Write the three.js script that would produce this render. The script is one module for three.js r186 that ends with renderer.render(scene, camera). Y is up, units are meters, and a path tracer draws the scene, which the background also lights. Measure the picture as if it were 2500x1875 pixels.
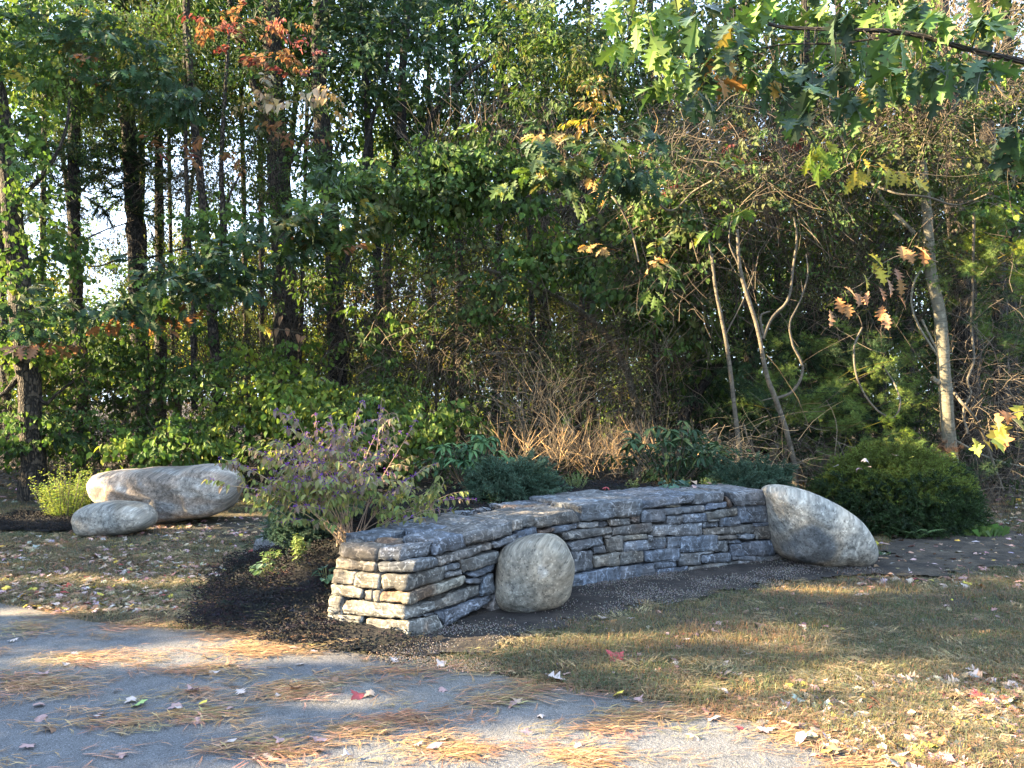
import * as THREE from 'three';
import { mergeGeometries, mergeVertices } from 'three/addons/utils/BufferGeometryUtils.js';

// ---------------------------------------------------------------- camera, sky, sun, exposure
const scene = new THREE.Scene();
const EYE = 1.55, F = 1880, TILT = Math.atan(32.5 / F);          // eye height in metres; F is the lens in pixels of the 2500 wide photograph
const camera = new THREE.PerspectiveCamera(2 * Math.atan(937.5 / F) * 180 / Math.PI, 4 / 3, 0.05, 600);
camera.position.set(0, EYE, 0); camera.rotation.x = TILT;
scene.add(camera);
const SUN = new THREE.Vector3(-0.94, 0.335, 0.06).normalize();
const sun = new THREE.DirectionalLight(new THREE.Color(1.0, 0.77, 0.46), 4.6);
sun.name = 'sun'; sun.target.position.set(0, 0, -8); sun.position.copy(SUN).multiplyScalar(120).add(sun.target.position); sun.castShadow = true; sun.shadow.radius = 1;
Object.assign(sun.shadow.camera, { left: -60, right: 60, top: 60, bottom: -60, near: 1, far: 300 }); sun.shadow.mapSize.set(4096, 4096);
scene.add(sun, sun.target);
{ const W = 256, H = 128, d = new Float32Array(W * H * 4), sx = Math.hypot(SUN.x, SUN.z);
  for (let r = 0; r < H; r++) for (let c = 0; c < W; c++) {
    const up = ((r + 0.5) / H - 0.5) * Math.PI, a = ((c + 0.5) / W - 0.5) * 2 * Math.PI, y = Math.max(0, Math.sin(up));
    const toward = (Math.cos(a) * SUN.x + Math.sin(a) * SUN.z) / sx, k = Math.pow(1 - y, 3.0), g = 1 + 0.22 * toward * Math.pow(1 - y, 2);
    const q = 0.78; d.set([q * (0.21 + 0.13 * k) * g * (1 + 0.05 * toward * k), q * (0.29 + 0.12 * k) * g, q * (0.43 + 0.06 * k) * g, 1], (r * W + c) * 4);
  }
  const t = new THREE.DataTexture(d, W, H, THREE.RGBAFormat, THREE.FloatType); t.mapping = THREE.EquirectangularReflectionMapping; t.magFilter = THREE.LinearFilter; t.needsUpdate = true;
  scene.background = t; scene.environment = t; }
const renderer = new THREE.WebGLRenderer({ antialias: true });
renderer.toneMapping = THREE.LinearToneMapping; renderer.toneMappingExposure = 10.6;
renderer.shadowMap.enabled = true; renderer.setSize(1024, 768);

// ---------------------------------------------------------------- small helpers
const V = (x, y, z) => new THREE.Vector3(x, y, z);
function RNG(s) { let a = s >>> 0; const f = () => { a = (a + 0x6d2b79f5) | 0; let t = Math.imul(a ^ (a >>> 15), 1 | a); t = (t + Math.imul(t ^ (t >>> 7), 61 | t)) ^ t; return ((t ^ (t >>> 14)) >>> 0) / 4294967296; };
  f.r = (lo, hi) => lo + (hi - lo) * f(); f.s = (m) => (f() * 2 - 1) * m; f.i = (n) => Math.floor(f() * n); f.g = () => (f() + f() + f() + f() - 2) * 0.866; f.pick = (l) => l[Math.floor(f() * l.length)]; return f; }
const hash3 = (x, y, z) => { let h = Math.imul(x, 374761393) ^ Math.imul(y, 668265263) ^ Math.imul(z, 2147483647 - 61); h = Math.imul(h ^ (h >>> 13), 1274126177); h ^= h >>> 16; return (h >>> 0) / 4294967296; };
const fade = (t) => t * t * (3 - 2 * t), lerp = (a, b, t) => a + (b - a) * t, clamp = (x, a = 0, b = 1) => Math.min(b, Math.max(a, x)), smooth = (a, b, x) => fade(clamp((x - a) / (b - a)));
function vn(x, y, z) { const i = Math.floor(x), j = Math.floor(y), k = Math.floor(z), u = fade(x - i), v = fade(y - j), w = fade(z - k);      // value noise, -1 .. 1
  const a = (dx, dy, dz) => hash3(i + dx, j + dy, k + dz);
  return 2 * lerp(lerp(lerp(a(0, 0, 0), a(1, 0, 0), u), lerp(a(0, 1, 0), a(1, 1, 0), u), v), lerp(lerp(a(0, 0, 1), a(1, 0, 1), u), lerp(a(0, 1, 1), a(1, 1, 1), u), v), w) - 1; }
function fbm(x, y, z, o = 4) { let s = 0, a = 0.5; for (let i = 0; i < o; i++) { s += a * vn(x, y, z); x = x * 2.03 + 7.1; y = y * 2.03 + 3.3; z = z * 2.03 + 1.7; a *= 0.5; } return s; }
function pn(x, y, p, s = 0) { const i = Math.floor(x), j = Math.floor(y), u = fade(x - i), v = fade(y - j), m = (q) => ((q % p) + p) % p, a = (dx, dy) => hash3(m(i + dx), m(j + dy), s); return 2 * lerp(lerp(a(0, 0), a(1, 0), u), lerp(a(0, 1), a(1, 1), u), v) - 1; }
function pf(u, v, f, o, s = 0) { let t = 0, a = 0.5; for (let i = 0; i < o; i++) { t += a * pn(u * f, v * f, f, s + i); f *= 2; a *= 0.5; } return t; }
function tex(n, fn, srgb) { const d = new Uint8Array(n * n * 4); for (let j = 0; j < n; j++) for (let i = 0; i < n; i++) { const c = fn((i + 0.5) / n, (j + 0.5) / n, i, j), k = (j * n + i) * 4; if (typeof c === 'number') d[k] = d[k + 1] = d[k + 2] = clamp(c) * 255; else for (let q = 0; q < 3; q++) d[k + q] = clamp(c[q]) * 255; d[k + 3] = 255; }
  const t = new THREE.DataTexture(d, n, n); t.wrapS = t.wrapT = THREE.RepeatWrapping; t.magFilter = THREE.LinearFilter; t.minFilter = THREE.LinearMipmapLinearFilter; if (srgb) t.colorSpace = THREE.SRGBColorSpace; t.needsUpdate = true; return t; }

// a point of the photograph at a distance in front of the eye, and on the ground: used to measure where things stand
function ray(px, py) { const x = (px - 1250) / F, y = -(py - 937.5) / F, c = Math.cos(TILT), s = Math.sin(TILT); return V(x, y * c + s, -c + y * s); }
function P(px, py, d) { const r = ray(px, py); return V(r.x, r.y, r.z).multiplyScalar(-d / r.z).add(V(0, EYE, 0)); }
function G(px, py, h = 0) { const r = ray(px, py); return r.multiplyScalar((h - EYE) / r.y).add(V(0, EYE, 0)); }

const used = {};
function numbered(n) { const k = used[n] ?? 0; used[n] = k + 1; return k ? n + '_' + String(k).padStart(3, '0') : n; }
function tag(o, label, category, group, kind) { o.userData.label = label; if (category) o.userData.category = category; if (group) o.userData.group = group; if (kind) o.userData.kind = kind; return o; }
function thing(name, label, category, at, group) { const o = new THREE.Group(); o.name = numbered(name); if (at) o.position.copy(at); tag(o, label, category, group); scene.add(o); return o; }
function put(name, geo, m, parent, kind) { const o = new THREE.Mesh(geo, m); o.name = parent ? name : numbered(name); o.castShadow = o.receiveShadow = true; if (kind) o.userData.kind = kind; (parent ?? scene).add(o); return o; }
// geometry made in world places, moved to hang under a thing that stands at its base
function hang(name, geo, m, parent, kind) { geo.translate(-parent.position.x, -parent.position.y, -parent.position.z); return put(name, geo, m, parent, kind); }

class MB {                                                        // a mesh builder: flat faces with a colour per corner
  constructor() { this.p = []; this.c = []; this.i = []; }
  v(x, y, z, c) { this.p.push(x, y, z); this.c.push(c[0], c[1], c[2]); return this.p.length / 3 - 1; }
  tri(a, b, c) { this.i.push(a, b, c); }
  add(t, m, c, jag = 0) { const o = this.p.length / 3, q = V(); for (let k = 0; k < t.p.length; k += 3) { q.set(t.p[k], t.p[k + 1], t.p[k + 2]).applyMatrix4(m); const s = t.s ? t.s[k / 3] : 1; this.p.push(q.x, q.y, q.z); this.c.push(c[0] * s, c[1] * s, c[2] * s); } for (const i of t.i) this.i.push(i + o); return this; }
  tube(pts, r, n, c) { const g = tubeGeo(pts, r, n), o = this.p.length / 3, a = g.attributes.position.array; for (let k = 0; k < a.length; k += 3) { this.p.push(a[k], a[k + 1], a[k + 2]); this.c.push(c[0], c[1], c[2]); } for (const i of g.index.array) this.i.push(i + o); return this; }
  build(smoothed) { const g = new THREE.BufferGeometry(); g.setAttribute('position', new THREE.Float32BufferAttribute(this.p, 3)); g.setAttribute('color', new THREE.Float32BufferAttribute(this.c, 3)); g.setIndex(this.i); if (smoothed) g.computeVertexNormals(); return g; }
}
function tubeGeo(pts, rad, n = 8, rough = 0, seed = 0, vscale = 1) {   // a tapered tube through points, uv in metres
  const L = pts.length, pos = [], nor = [], uv = [], idx = [], T = V(), N = V(1, 0, 0), B = V(); let len = 0;
  for (let i = 0; i < L; i++) {
    T.copy(pts[Math.min(i + 1, L - 1)]).sub(pts[Math.max(i - 1, 0)]).normalize(); if (Math.abs(T.dot(N)) > 0.95) N.set(0, 0, 1);
    N.addScaledVector(T, -N.dot(T)).normalize(); B.crossVectors(T, N); if (i) len += pts[i].distanceTo(pts[i - 1]);
    const r0 = typeof rad === 'function' ? rad(i / (L - 1)) : Array.isArray(rad) ? rad[i] : rad, r1 = rad[0] ?? r0;
    for (let k = 0; k <= n; k++) { const a = (k % n) / n * 2 * Math.PI, ca = Math.cos(a), sa = Math.sin(a), r = r0 * (1 + (rough ? rough * fbm(ca * 2 + seed, sa * 2, len * 3, 3) * 2 : 0));
      const x = N.x * ca + B.x * sa, y = N.y * ca + B.y * sa, z = N.z * ca + B.z * sa; pos.push(pts[i].x + x * r, pts[i].y + y * r, pts[i].z + z * r); nor.push(x, y, z); uv.push(k / n * Math.max(1, Math.round(2 * Math.PI * r1 / 0.25)) * 0.25 * vscale, len * vscale); }
    if (i) for (let k = 0; k < n; k++) { const a = (i - 1) * (n + 1) + k, b = a + n + 1; idx.push(a, a + 1, b, b, a + 1, b + 1); }
  }
  const g = new THREE.BufferGeometry(); g.setAttribute('position', new THREE.Float32BufferAttribute(pos, 3)); g.setAttribute('normal', new THREE.Float32BufferAttribute(nor, 3)); g.setAttribute('uv', new THREE.Float32BufferAttribute(uv, 2)); g.setIndex(idx); return g;
}
function curve(pts, n) { return new THREE.CatmullRomCurve3(pts, false, 'centripetal').getPoints(n); }
class Inst {                                                      // collects places and tints of copies
  constructor() { this.m = []; this.c = []; }
  add(m, c) { this.m.push(m.clone()); this.c.push(c); }
  build(name, geo, mt, parent, kind = 'stuff') { if (!this.m.length) return null; const o = new THREE.InstancedMesh(geo, mt, this.m.length); const k = new THREE.Color(), q = new THREE.Matrix4(), off = parent?.position; o.name = parent ? name : numbered(name);
    this.m.forEach((m, i) => { q.copy(m); if (off) { q.elements[12] -= off.x; q.elements[13] -= off.y; q.elements[14] -= off.z; } o.setMatrixAt(i, q); o.setColorAt(i, k.setRGB(...this.c[i])); });
    o.castShadow = o.receiveShadow = true; o.userData.kind = kind; (parent ?? scene).add(o); return o; }
}
const _e = new THREE.Euler(), _q = new THREE.Quaternion(), _s = V();
const M4 = (p, rx, ry, rz, s = 1, order = 'YXZ') => new THREE.Matrix4().compose(p, _q.setFromEuler(_e.set(rx, ry, rz, order)), typeof s === 'number' ? _s.set(s, s, s) : s);
const inPoly = (x, z, poly) => { let c = false; for (let i = 0, j = poly.length - 1; i < poly.length; j = i++) { const [xi, zi] = poly[i], [xj, zj] = poly[j]; if ((zi > z) !== (zj > z) && x < (xj - xi) * (z - zi) / (zj - zi) + xi) c = !c; } return c; };
const segDist = (x, z, a, b) => { const dx = b[0] - a[0], dz = b[1] - a[1], t = clamp(((x - a[0]) * dx + (z - a[1]) * dz) / (dx * dx + dz * dz)); return Math.hypot(x - a[0] - t * dx, z - a[1] - t * dz); };
const lineDist = (x, z, l) => { let d = 1e9; for (let i = 1; i < l.length; i++) d = Math.min(d, segDist(x, z, l[i - 1], l[i])); return d; };
const xz = (v) => [v.x, v.z];

// ---------------------------------------------------------------- textures and materials
const grain = tex(512, (u, v, i, j) => 0.62 + 0.16 * pf(u, v, 8, 4, 3) + 0.22 * (hash3(i, j, 5) - 0.5) + 0.12 * pf(u, v, 64, 2, 9));
const slate = tex(1024, (u, v, i, j) => {                          // tint of the split stone: layered grain, pale scratches, dark flecks
  const a = pf(u, v, 7, 5, 1), md = pf(u, v, 40, 3, 33), st = pn(u * 6, v * 40, 40, 2) * 0.5 + pn(u * 12, v * 90, 90, 8) * 0.4;
  const cr = 1 - Math.abs(pf(u + 0.03 * pf(u, v, 10, 2, 31), v, 7, 4, 12)) * 11, cr2 = 1 - Math.abs(pf(u, v + 0.05 * a, 11, 3, 17)) * 12, m = smooth(-0.1, 0.25, pf(u, v, 6, 3, 40));
  let k = 0.55 + 0.22 * a + 0.16 * md + 0.11 * st + 0.08 * (hash3(i, j, 2) - 0.5); const w = clamp(cr) * 0.4 * m + clamp(cr2) * 0.3 * (1 - m) + 0.3 * smooth(0.22, 0.4, pf(u, v, 60, 2, 77)) * (0.3 + m);
  k += w; return [k * (1 + 0.08 * pf(u, v, 5, 3, 50)), k, k * (1 - 0.08 * pf(u, v, 5, 3, 50))]; }, true);
const slateBump = tex(1024, (u, v, i, j) => 0.5 + 0.3 * pf(u, v, 8, 6, 1) + 0.22 * (pn(u * 6, v * 40, 40, 2) * 0.5 + pn(u * 12, v * 90, 90, 8) * 0.4) + 0.08 * (hash3(i >> 2, j >> 2, 3) - 0.5));
const granite = tex(1024, (u, v, i, j) => { const s = hash3(i >> 3, j >> 3, 9), a = pf(u, v, 6, 5, 60), b = pf(u, v, 70, 2, 61), c = pf(u, v, 28, 3, 63); let k = 0.62 + 0.16 * a + 0.16 * b + 0.2 * c + 0.1 * (hash3(i >> 1, j >> 1, 4) - 0.5) + (s > 0.96 ? 0.14 : s < 0.05 ? -0.16 : 0); const ve = clamp(1 - Math.abs(pf(u + 0.08 * a, v, 4, 4, 66)) * 10) * smooth(0.0, 0.25, pf(u, v, 5, 3, 67)), dk = clamp(1 - Math.abs(pf(u, v + 0.1 * a, 5, 4, 69)) * 16) * smooth(0.0, 0.3, pf(u, v, 4, 3, 68)); k += 0.2 * ve - 0.12 * dk; return [k * (1.01 + 0.06 * a), k, k * (0.985 - 0.06 * a)]; }, true);
const graniteBump = tex(512, (u, v, i, j) => 0.5 + 0.4 * pf(u, v, 12, 5, 60) + 0.18 * (hash3(i, j, 4) - 0.5));
const asphaltTex = tex(1024, (u, v, i, j) => { const c = hash3(i >> 1, j >> 1, 1), d = hash3(i, j, 2), a = pf(u, v, 24, 3, 5); let k = 0.66 + 0.08 * a + 0.16 * (d - 0.5); if (c > 0.9) k += 0.22; if (c < 0.12) k -= 0.2; return [k, k, k]; }, true);
const asphaltBump = tex(1024, (u, v, i, j) => 0.5 + 0.35 * pf(u, v, 96, 2, 6) + 0.3 * (hash3(i >> 1, j >> 1, 1) - 0.5) + 0.15 * pf(u, v, 24, 2, 5));
const soilTex = tex(1024, (u, v, i, j) => { const a = pf(u, v, 12, 5, 70), c = hash3(i >> 1, j >> 1, 71); let k = 0.6 + 0.35 * a + 0.25 * (hash3(i, j, 72) - 0.5); if (c > 0.93) k += 0.25; return [k, k * 0.97, k * 0.93]; }, true);
const soilBump = tex(512, (u, v, i, j) => 0.5 + 0.5 * pf(u, v, 16, 5, 70) + 0.2 * (hash3(i, j, 72) - 0.5));
const barkTex = tex(512, (u, v, i, j) => { const w = u + 0.03 * pf(u, v, 6, 3, 80), f = Math.abs(pn(w * 16, v * 5, 16, 81) * 0.6 + pn(w * 32, v * 10, 32, 82) * 0.4), k = 0.35 + 0.55 * smooth(0.02, 0.4, f) + 0.15 * pf(u, v, 16, 4, 83) + 0.12 * (hash3(i, j, 84) - 0.5); return [k, k * 0.97, k * 0.92]; }, true);
const barkBump = tex(512, (u, v) => { const w = u + 0.03 * pf(u, v, 6, 3, 80), f = Math.abs(pn(w * 16, v * 5, 16, 81) * 0.6 + pn(w * 32, v * 10, 32, 82) * 0.4); return 0.2 + 0.7 * smooth(0.0, 0.45, f) + 0.2 * pf(u, v, 24, 3, 83); });
const paleBark = tex(512, (u, v, i, j) => { const k = 0.68 + 0.14 * pf(u, v, 6, 4, 90) - 0.22 * smooth(0.25, 0.5, pn(u * 6, v * 40, 40, 91) * pn(u * 3, v * 12, 12, 92) * 2) * 0.5 + 0.1 * (hash3(i, j, 93) - 0.5) + 0.14 * smooth(0.1, 0.3, pf(u, v, 8, 4, 94)); return [k, k, k * 0.97]; }, true);
const std = (o) => new THREE.MeshStandardMaterial({ roughness: 0.9, metalness: 0, ...o });
const rep = (t, s) => { const c = t.clone(); c.repeat.set(1 / s, 1 / s); c.needsUpdate = true; return c; };
const mix3 = (a, b, t) => a.map((q, i) => lerp(q, b[i], t));
const lin = (r, g, b) => new THREE.Color().setRGB(r, g, b);
const mat = {
  slate: std({ vertexColors: true, map: rep(slate, 0.85), bumpMap: rep(slateBump, 0.7), bumpScale: 0.016, roughness: 0.82 }),
  granite: std({ vertexColors: true, map: rep(granite, 1.1), bumpMap: rep(graniteBump, 0.6), bumpScale: 0.012, roughness: 0.85 }),
  asphalt: std({ vertexColors: true, map: rep(asphaltTex, 1.7), bumpMap: rep(asphaltBump, 1.3), bumpScale: 0.006, roughness: 0.92 }),
  soil: std({ vertexColors: true, map: rep(soilTex, 1.3), bumpMap: rep(soilBump, 0.7), bumpScale: 0.02, roughness: 0.98 }),
  rubble: std({ color: lin(0.03, 0.028, 0.027) }),
  bark: std({ color: lin(0.09, 0.074, 0.058), map: rep(barkTex, 0.5), bumpMap: rep(barkBump, 0.5), bumpScale: 0.03 }),
  darkBark: std({ color: lin(0.045, 0.037, 0.03), map: rep(barkTex, 0.5), bumpMap: rep(barkBump, 0.5), bumpScale: 0.03 }),
  paleBark: std({ color: lin(0.36, 0.33, 0.25), map: rep(paleBark, 0.5), bumpMap: rep(paleBark, 0.5), bumpScale: 0.006 }),
  twigBark: std({ color: lin(0.24, 0.2, 0.15), map: rep(paleBark, 0.5) }),
  leaf: new THREE.MeshPhysicalMaterial({ vertexColors: true, roughness: 0.93, transmission: 0.45, thickness: 0, specularIntensity: 0.5, side: THREE.DoubleSide }),
  oakLeaf: new THREE.MeshPhysicalMaterial({ vertexColors: true, roughness: 0.62, transmission: 0.42, thickness: 0, specularIntensity: 0.5, side: THREE.DoubleSide }),
  gloss: new THREE.MeshPhysicalMaterial({ vertexColors: true, roughness: 0.55, specularIntensity: 0.35, side: THREE.DoubleSide }),
  dry: std({ vertexColors: true, roughness: 0.95, side: THREE.DoubleSide }),
  needle: new THREE.MeshPhysicalMaterial({ vertexColors: true, roughness: 0.9, transmission: 0.3, thickness: 0, specularIntensity: 0.4, side: THREE.DoubleSide }),
};

// ---------------------------------------------------------------- ground, driveway, beds
const edgePts = [[-30, -7.3], [-14, -6.6], ...[[0, 1473], [226, 1520], [470, 1538], [650, 1562], [850, 1594], [1000, 1614], [1150, 1632], [1329, 1668], [1530, 1700], [1730, 1734], [1956, 1800], [2177, 1860]].map(([a, b]) => xz(G(a, b))), [2.1, -2.6], [3.4, -1.2], [6, 4], [7, 9]];
function edgeZ(x) { let i = 1; while (i < edgePts.length - 1 && edgePts[i][0] < x) i++; const [a, b] = [edgePts[i - 1], edgePts[i]], t = clamp((x - a[0]) / (b[0] - a[0])); return lerp(a[1], b[1], t) + 0.035 * fbm(x * 2.3, 5, 1, 3); }
const wallBase = [[997, 1572], [1212, 1500], [1394, 1443], [1601, 1412], [1678, 1402], [1919, 1371]].map(([a, b]) => G(a, b));
wallBase.push(V(2.95, 0, -7.46));
const endCorner = wallBase[0], endFar = G(792, 1537);
const wallCurve = curve(wallBase, 120);
const wallBack = wallCurve.filter((_, i) => i % 6 === 0).map((p, i, l) => { const a = l[Math.max(0, i - 1)], b = l[Math.min(l.length - 1, i + 1)], k = Math.hypot(b.x - a.x, b.z - a.z); return [p.x + (b.z - a.z) / k * 0.62, p.z - (b.x - a.x) / k * 0.62]; });
const bedOuter = [[3.2, -7.5], [3.75, -8.1], [3.7, -9.2], [2.8, -10.0], [1.2, -10.3], [-0.6, -9.9], [-1.8, -9.0], [-2.35, -8.1], ...[[590, 1368], [520, 1420], [468, 1505], [480, 1535], [650, 1563], [850, 1592], [960, 1606], [1040, 1596]].map(([a, b]) => xz(G(a, b)))];
const bedPoly = [...bedOuter, [-0.45, -4.9], [-0.66, -4.87], [-1.22, -5.2], ...wallBack.slice(1)];
const SLOPE = [0.55, 1.6];
function bedH(x, z) { const d = lineDist(x, z, bedOuter); return SLOPE[0] * smooth(0, SLOPE[1], d); }
const soilPoly = [...wallCurve.filter((_, i) => i % 5 === 0).map((p) => [p.x - 0.05, p.z - 0.06]), ...[[2120, 1372], [2200, 1300], [2380, 1285], [2560, 1320], [2560, 1385], [2330, 1408], [2160, 1412], [2000, 1416], [1850, 1440], [1700, 1466], [1560, 1490], [1430, 1520], [1330, 1545], [1200, 1582], [1090, 1612], [980, 1612], [960, 1600]].map(([a, b]) => xz(G(a, b)))];
const onRoad = (x, z) => z > edgeZ(x);
function groundY(x, z) { const d = edgeZ(x) - z; return d < 0 ? 0 : smooth(0, 1.2, d) * 0.02 * fbm(x * 0.7, 2, z * 0.7, 3) + 0.008 * smooth(0, 0.25, d); }
function surfY(x, z) { if (onRoad(x, z)) return 0.005; if (inPoly(x, z, bedPoly)) return groundY(x, z) + bedH(x, z) + 0.012; return groundY(x, z); }
const WOODS = (x) => 12.9 + (x < 0 ? -0.09 * x : -0.26 * x) + 0.5 * fbm(x * 0.5, 4, 2, 2);   // how far off the woods begin
{ const xs = [], zs = []; const axis = (l, a, b, far) => { for (let q = far[0]; q < a; q += Math.max(0.35, (a - q) * 0.22)) l.push(q); for (let q = a; q <= b; q += 0.14) l.push(q); for (let q = b + 0.3, s = 0.4; q < far[1]; q += s, s *= 1.25) l.push(q); l.push(far[1]); };
  axis(xs, -11, 9, [-300, 300]); axis(zs, -16, 0, [-300, 60]);
  const pos = [], col = [], uv = [], idx = [];
  for (const z of zs) for (const x of xs) { pos.push(x, groundY(x, z) - (onRoad(x, z) && x < 6 ? 0.012 : 0), z); uv.push(x, z);
    const w = smooth(-0.6, 0.8, -z - WOODS(x)), n = fbm(x * 1.3, 0, z * 1.3, 4), m = fbm(x * 0.5, 3, z * 0.5, 3), bare = Math.exp(-(((x + 3.2) / 1.2) ** 2) - ((z + 9.4) / 0.7) ** 2) * 0.7;
    let c = [0.115 + 0.05 * n, 0.105 + 0.02 * n, 0.058]; c = c.map((q, i) => lerp(q, [0.12, 0.09, 0.06][i] * (1 + 0.3 * n), clamp(w + 0.3 * m))); c = c.map((q, i) => lerp(q, [0.16, 0.14, 0.12][i], bare)); col.push(...c); }
  const nx = xs.length; for (let j = 1; j < zs.length; j++) for (let i = 1; i < nx; i++) { const a = (j - 1) * nx + i - 1, b = a + nx; idx.push(a, b, a + 1, a + 1, b, b + 1); }
  const g = new THREE.BufferGeometry(); g.setAttribute('position', new THREE.Float32BufferAttribute(pos, 3)); g.setAttribute('color', new THREE.Float32BufferAttribute(col, 3)); g.setAttribute('uv', new THREE.Float32BufferAttribute(uv, 2)); g.setIndex(idx); g.computeVertexNormals();
  tag(put('ground', g, mat.soil), 'thin autumn lawn and brown woodland floor around the stone wall', null, null, 'structure'); }
{ const X = [], pos = [], col = [], uv = [], idx = []; for (let x = -30; x < -5; x += 0.4) X.push(x); for (let x = -5; x < 7; x += 0.06) X.push(x);
  const R = 70; for (const x of X) for (let k = 0; k <= R; k++) { const t = k / R, z0 = edgeZ(x), z = lerp(z0, 12, t * t * 0.75 + t * 0.25); const d = z - z0;
    const dust = smooth(0.05, 0.5, fbm(x * 1.1 + 3, 1, z * 2.2, 4) + 0.3 * Math.exp(-d * 1.5)), n = 1 + 0.25 * fbm(x * 0.8, 8, z * 0.8, 4); pos.push(x, 0.004 + 0.004 * fbm(x * 3, 0, z * 3, 2), z); uv.push(x, z);
    const s = Math.exp(-d * 7) * 0.6, c = [0.27, 0.275, 0.285].map((q, i) => lerp(lerp(q * n, [0.4, 0.37, 0.32][i], dust * 0.6), [0.22, 0.17, 0.12][i], s)); col.push(...c); }
  for (let i = 1; i < X.length; i++) for (let k = 1; k <= R; k++) { const a = (i - 1) * (R + 1) + k - 1, b = a + R + 1; idx.push(a, a + 1, b, b, a + 1, b + 1); }
  const g = new THREE.BufferGeometry(); g.setAttribute('position', new THREE.Float32BufferAttribute(pos, 3)); g.setAttribute('color', new THREE.Float32BufferAttribute(col, 3)); g.setAttribute('uv', new THREE.Float32BufferAttribute(uv, 2)); g.setIndex(idx); g.computeVertexNormals();
  tag(put('driveway', g, mat.asphalt), 'worn grey asphalt driveway strewn with pine needles', null, null, 'structure'); }
function patch(name, label, poly, cell, hf, cf, wob) {              // a sheet with ragged edges laid over the ground
  let x0 = 1e9, x1 = -1e9, z0 = 1e9, z1 = -1e9; for (const [x, z] of poly) { x0 = Math.min(x0, x); x1 = Math.max(x1, x); z0 = Math.min(z0, z); z1 = Math.max(z1, z); }
  const nx = Math.ceil((x1 - x0) / cell) + 4, nz = Math.ceil((z1 - z0) / cell) + 4, id = new Int32Array((nx + 1) * (nz + 1)).fill(-1), pos = [], col = [], uv = [], idx = [];
  const at = (i, j) => { const k = j * (nx + 1) + i; if (id[k] < 0) { const x = x0 + (i - 2) * cell, z = z0 + (j - 2) * cell; id[k] = pos.length / 3; pos.push(x, hf(x, z), z); col.push(...cf(x, z)); uv.push(x, z); } return id[k]; };
  for (let j = 0; j < nz; j++) for (let i = 0; i < nx; i++) { const x = x0 + (i - 1.5) * cell, z = z0 + (j - 1.5) * cell; if (!inPoly(x + wob * fbm(x * 6, 1, z * 6, 3), z + wob * fbm(x * 6, 9, z * 6, 3), poly)) continue; const a = at(i, j), b = at(i + 1, j), c = at(i, j + 1), d = at(i + 1, j + 1); idx.push(a, c, b, b, c, d); }
  const g = new THREE.BufferGeometry(); g.setAttribute('position', new THREE.Float32BufferAttribute(pos, 3)); g.setAttribute('color', new THREE.Float32BufferAttribute(col, 3)); g.setAttribute('uv', new THREE.Float32BufferAttribute(uv, 2)); g.setIndex(idx); g.computeVertexNormals();
  return tag(put(name, g, mat.soil), label, null, null, 'structure');
}
patch('soil_strip', 'bare dark soil with scattered gravel along the front of the stone wall', soilPoly, 0.035, (x, z) => Math.max(0, groundY(x, z)) + 0.01 + 0.012 * (1 + fbm(x * 9, 2, z * 9, 3)), (x, z) => { const n = 1 + 0.5 * fbm(x * 5, 1, z * 5, 3); const w = smooth(2.9, 3.9, x); return mix3([0.07 * n, 0.057 * n, 0.049 * n], [0.13 * n, 0.108 * n, 0.08 * n], w); }, 0.3);
const mulchCol = (x, z) => { const n = 1 + 0.7 * fbm(x * 6, 1, z * 6, 3); return [0.009 * n, 0.008 * n, 0.008 * n]; };
patch('mulch_bed', 'mound of black bark mulch sloping up behind the stone wall', bedPoly, 0.035, (x, z) => groundY(x, z) + bedH(x, z) + 0.014 + 0.03 * smooth(0, 0.4, lineDist(x, z, bedOuter)) * (fbm(x * 7, 2, z * 7, 3) + 0.6 * fbm(x * 22, 2, z * 22, 2)), mulchCol, 0.1);
const smallBed = [[-10, 1282], [60, 1262], [130, 1268], [190, 1280], [215, 1300], [120, 1305], [0, 1300], [-60, 1290]].map(([a, b]) => xz(G(a, b)));
patch('mulch_patch', 'flat black mulch patch under the golden shrub', smallBed, 0.04, (x, z) => groundY(x, z) + 0.03 + 0.05 * smooth(0, 0.3, lineDist(x, z, [...smallBed, smallBed[0]])) + 0.015 * fbm(x * 8, 1, z * 8, 3), mulchCol, 0.1);

// ---------------------------------------------------------------- the dry stone wall, stone by stone
const A = (x, y) => [760 + x * 0.31646, 1150 + y * 0.31646], B = (x, y) => [1360 + x * 0.36166, 1130 + y * 0.36166];   // two enlarged views in which the joints were measured
const wallTurn = curve(wallBase, 240);
function faceHit(px, py, path, lean) {                            // where a line of sight meets the leaning face that stands on a path
  const r = ray(px, py); let h = 0.3, out = null;
  for (let it = 0; it < 6; it++) { let best = null;
    for (let i = 1; i < path.length; i++) { const a = path[i - 1], b = path[i], dx = b.x - a.x, dz = b.z - a.z, l = Math.hypot(dx, dz), nx = dz / l, nz = -dx / l, o = lean * h, ax = a.x + nx * o, az = a.z + nz * o, det = r.x * -dz + r.z * dx; if (Math.abs(det) < 1e-9) continue;
      const t = (ax * -dz + az * dx) / det, u = Math.abs(dx) > Math.abs(dz) ? (r.x * t - ax) / dx : (r.z * t - az) / dz, off = u < 0 ? -u : u > 1 ? u - 1 : 0; if (t > 0 && (!best || off < best.off)) best = { off, t, n: V(nx, 0, nz) }; }
    h = EYE + r.y * best.t; out = { p: V(r.x * best.t, h, r.z * best.t), n: best.n }; }
  return out;
}
const longFace = (q) => faceHit(...q, wallTurn, 0.05);            // inward normals point away from the viewer
const endPath = [endFar, endCorner], endFace = (q) => faceHit(...q, endPath, 0.06);
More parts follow.
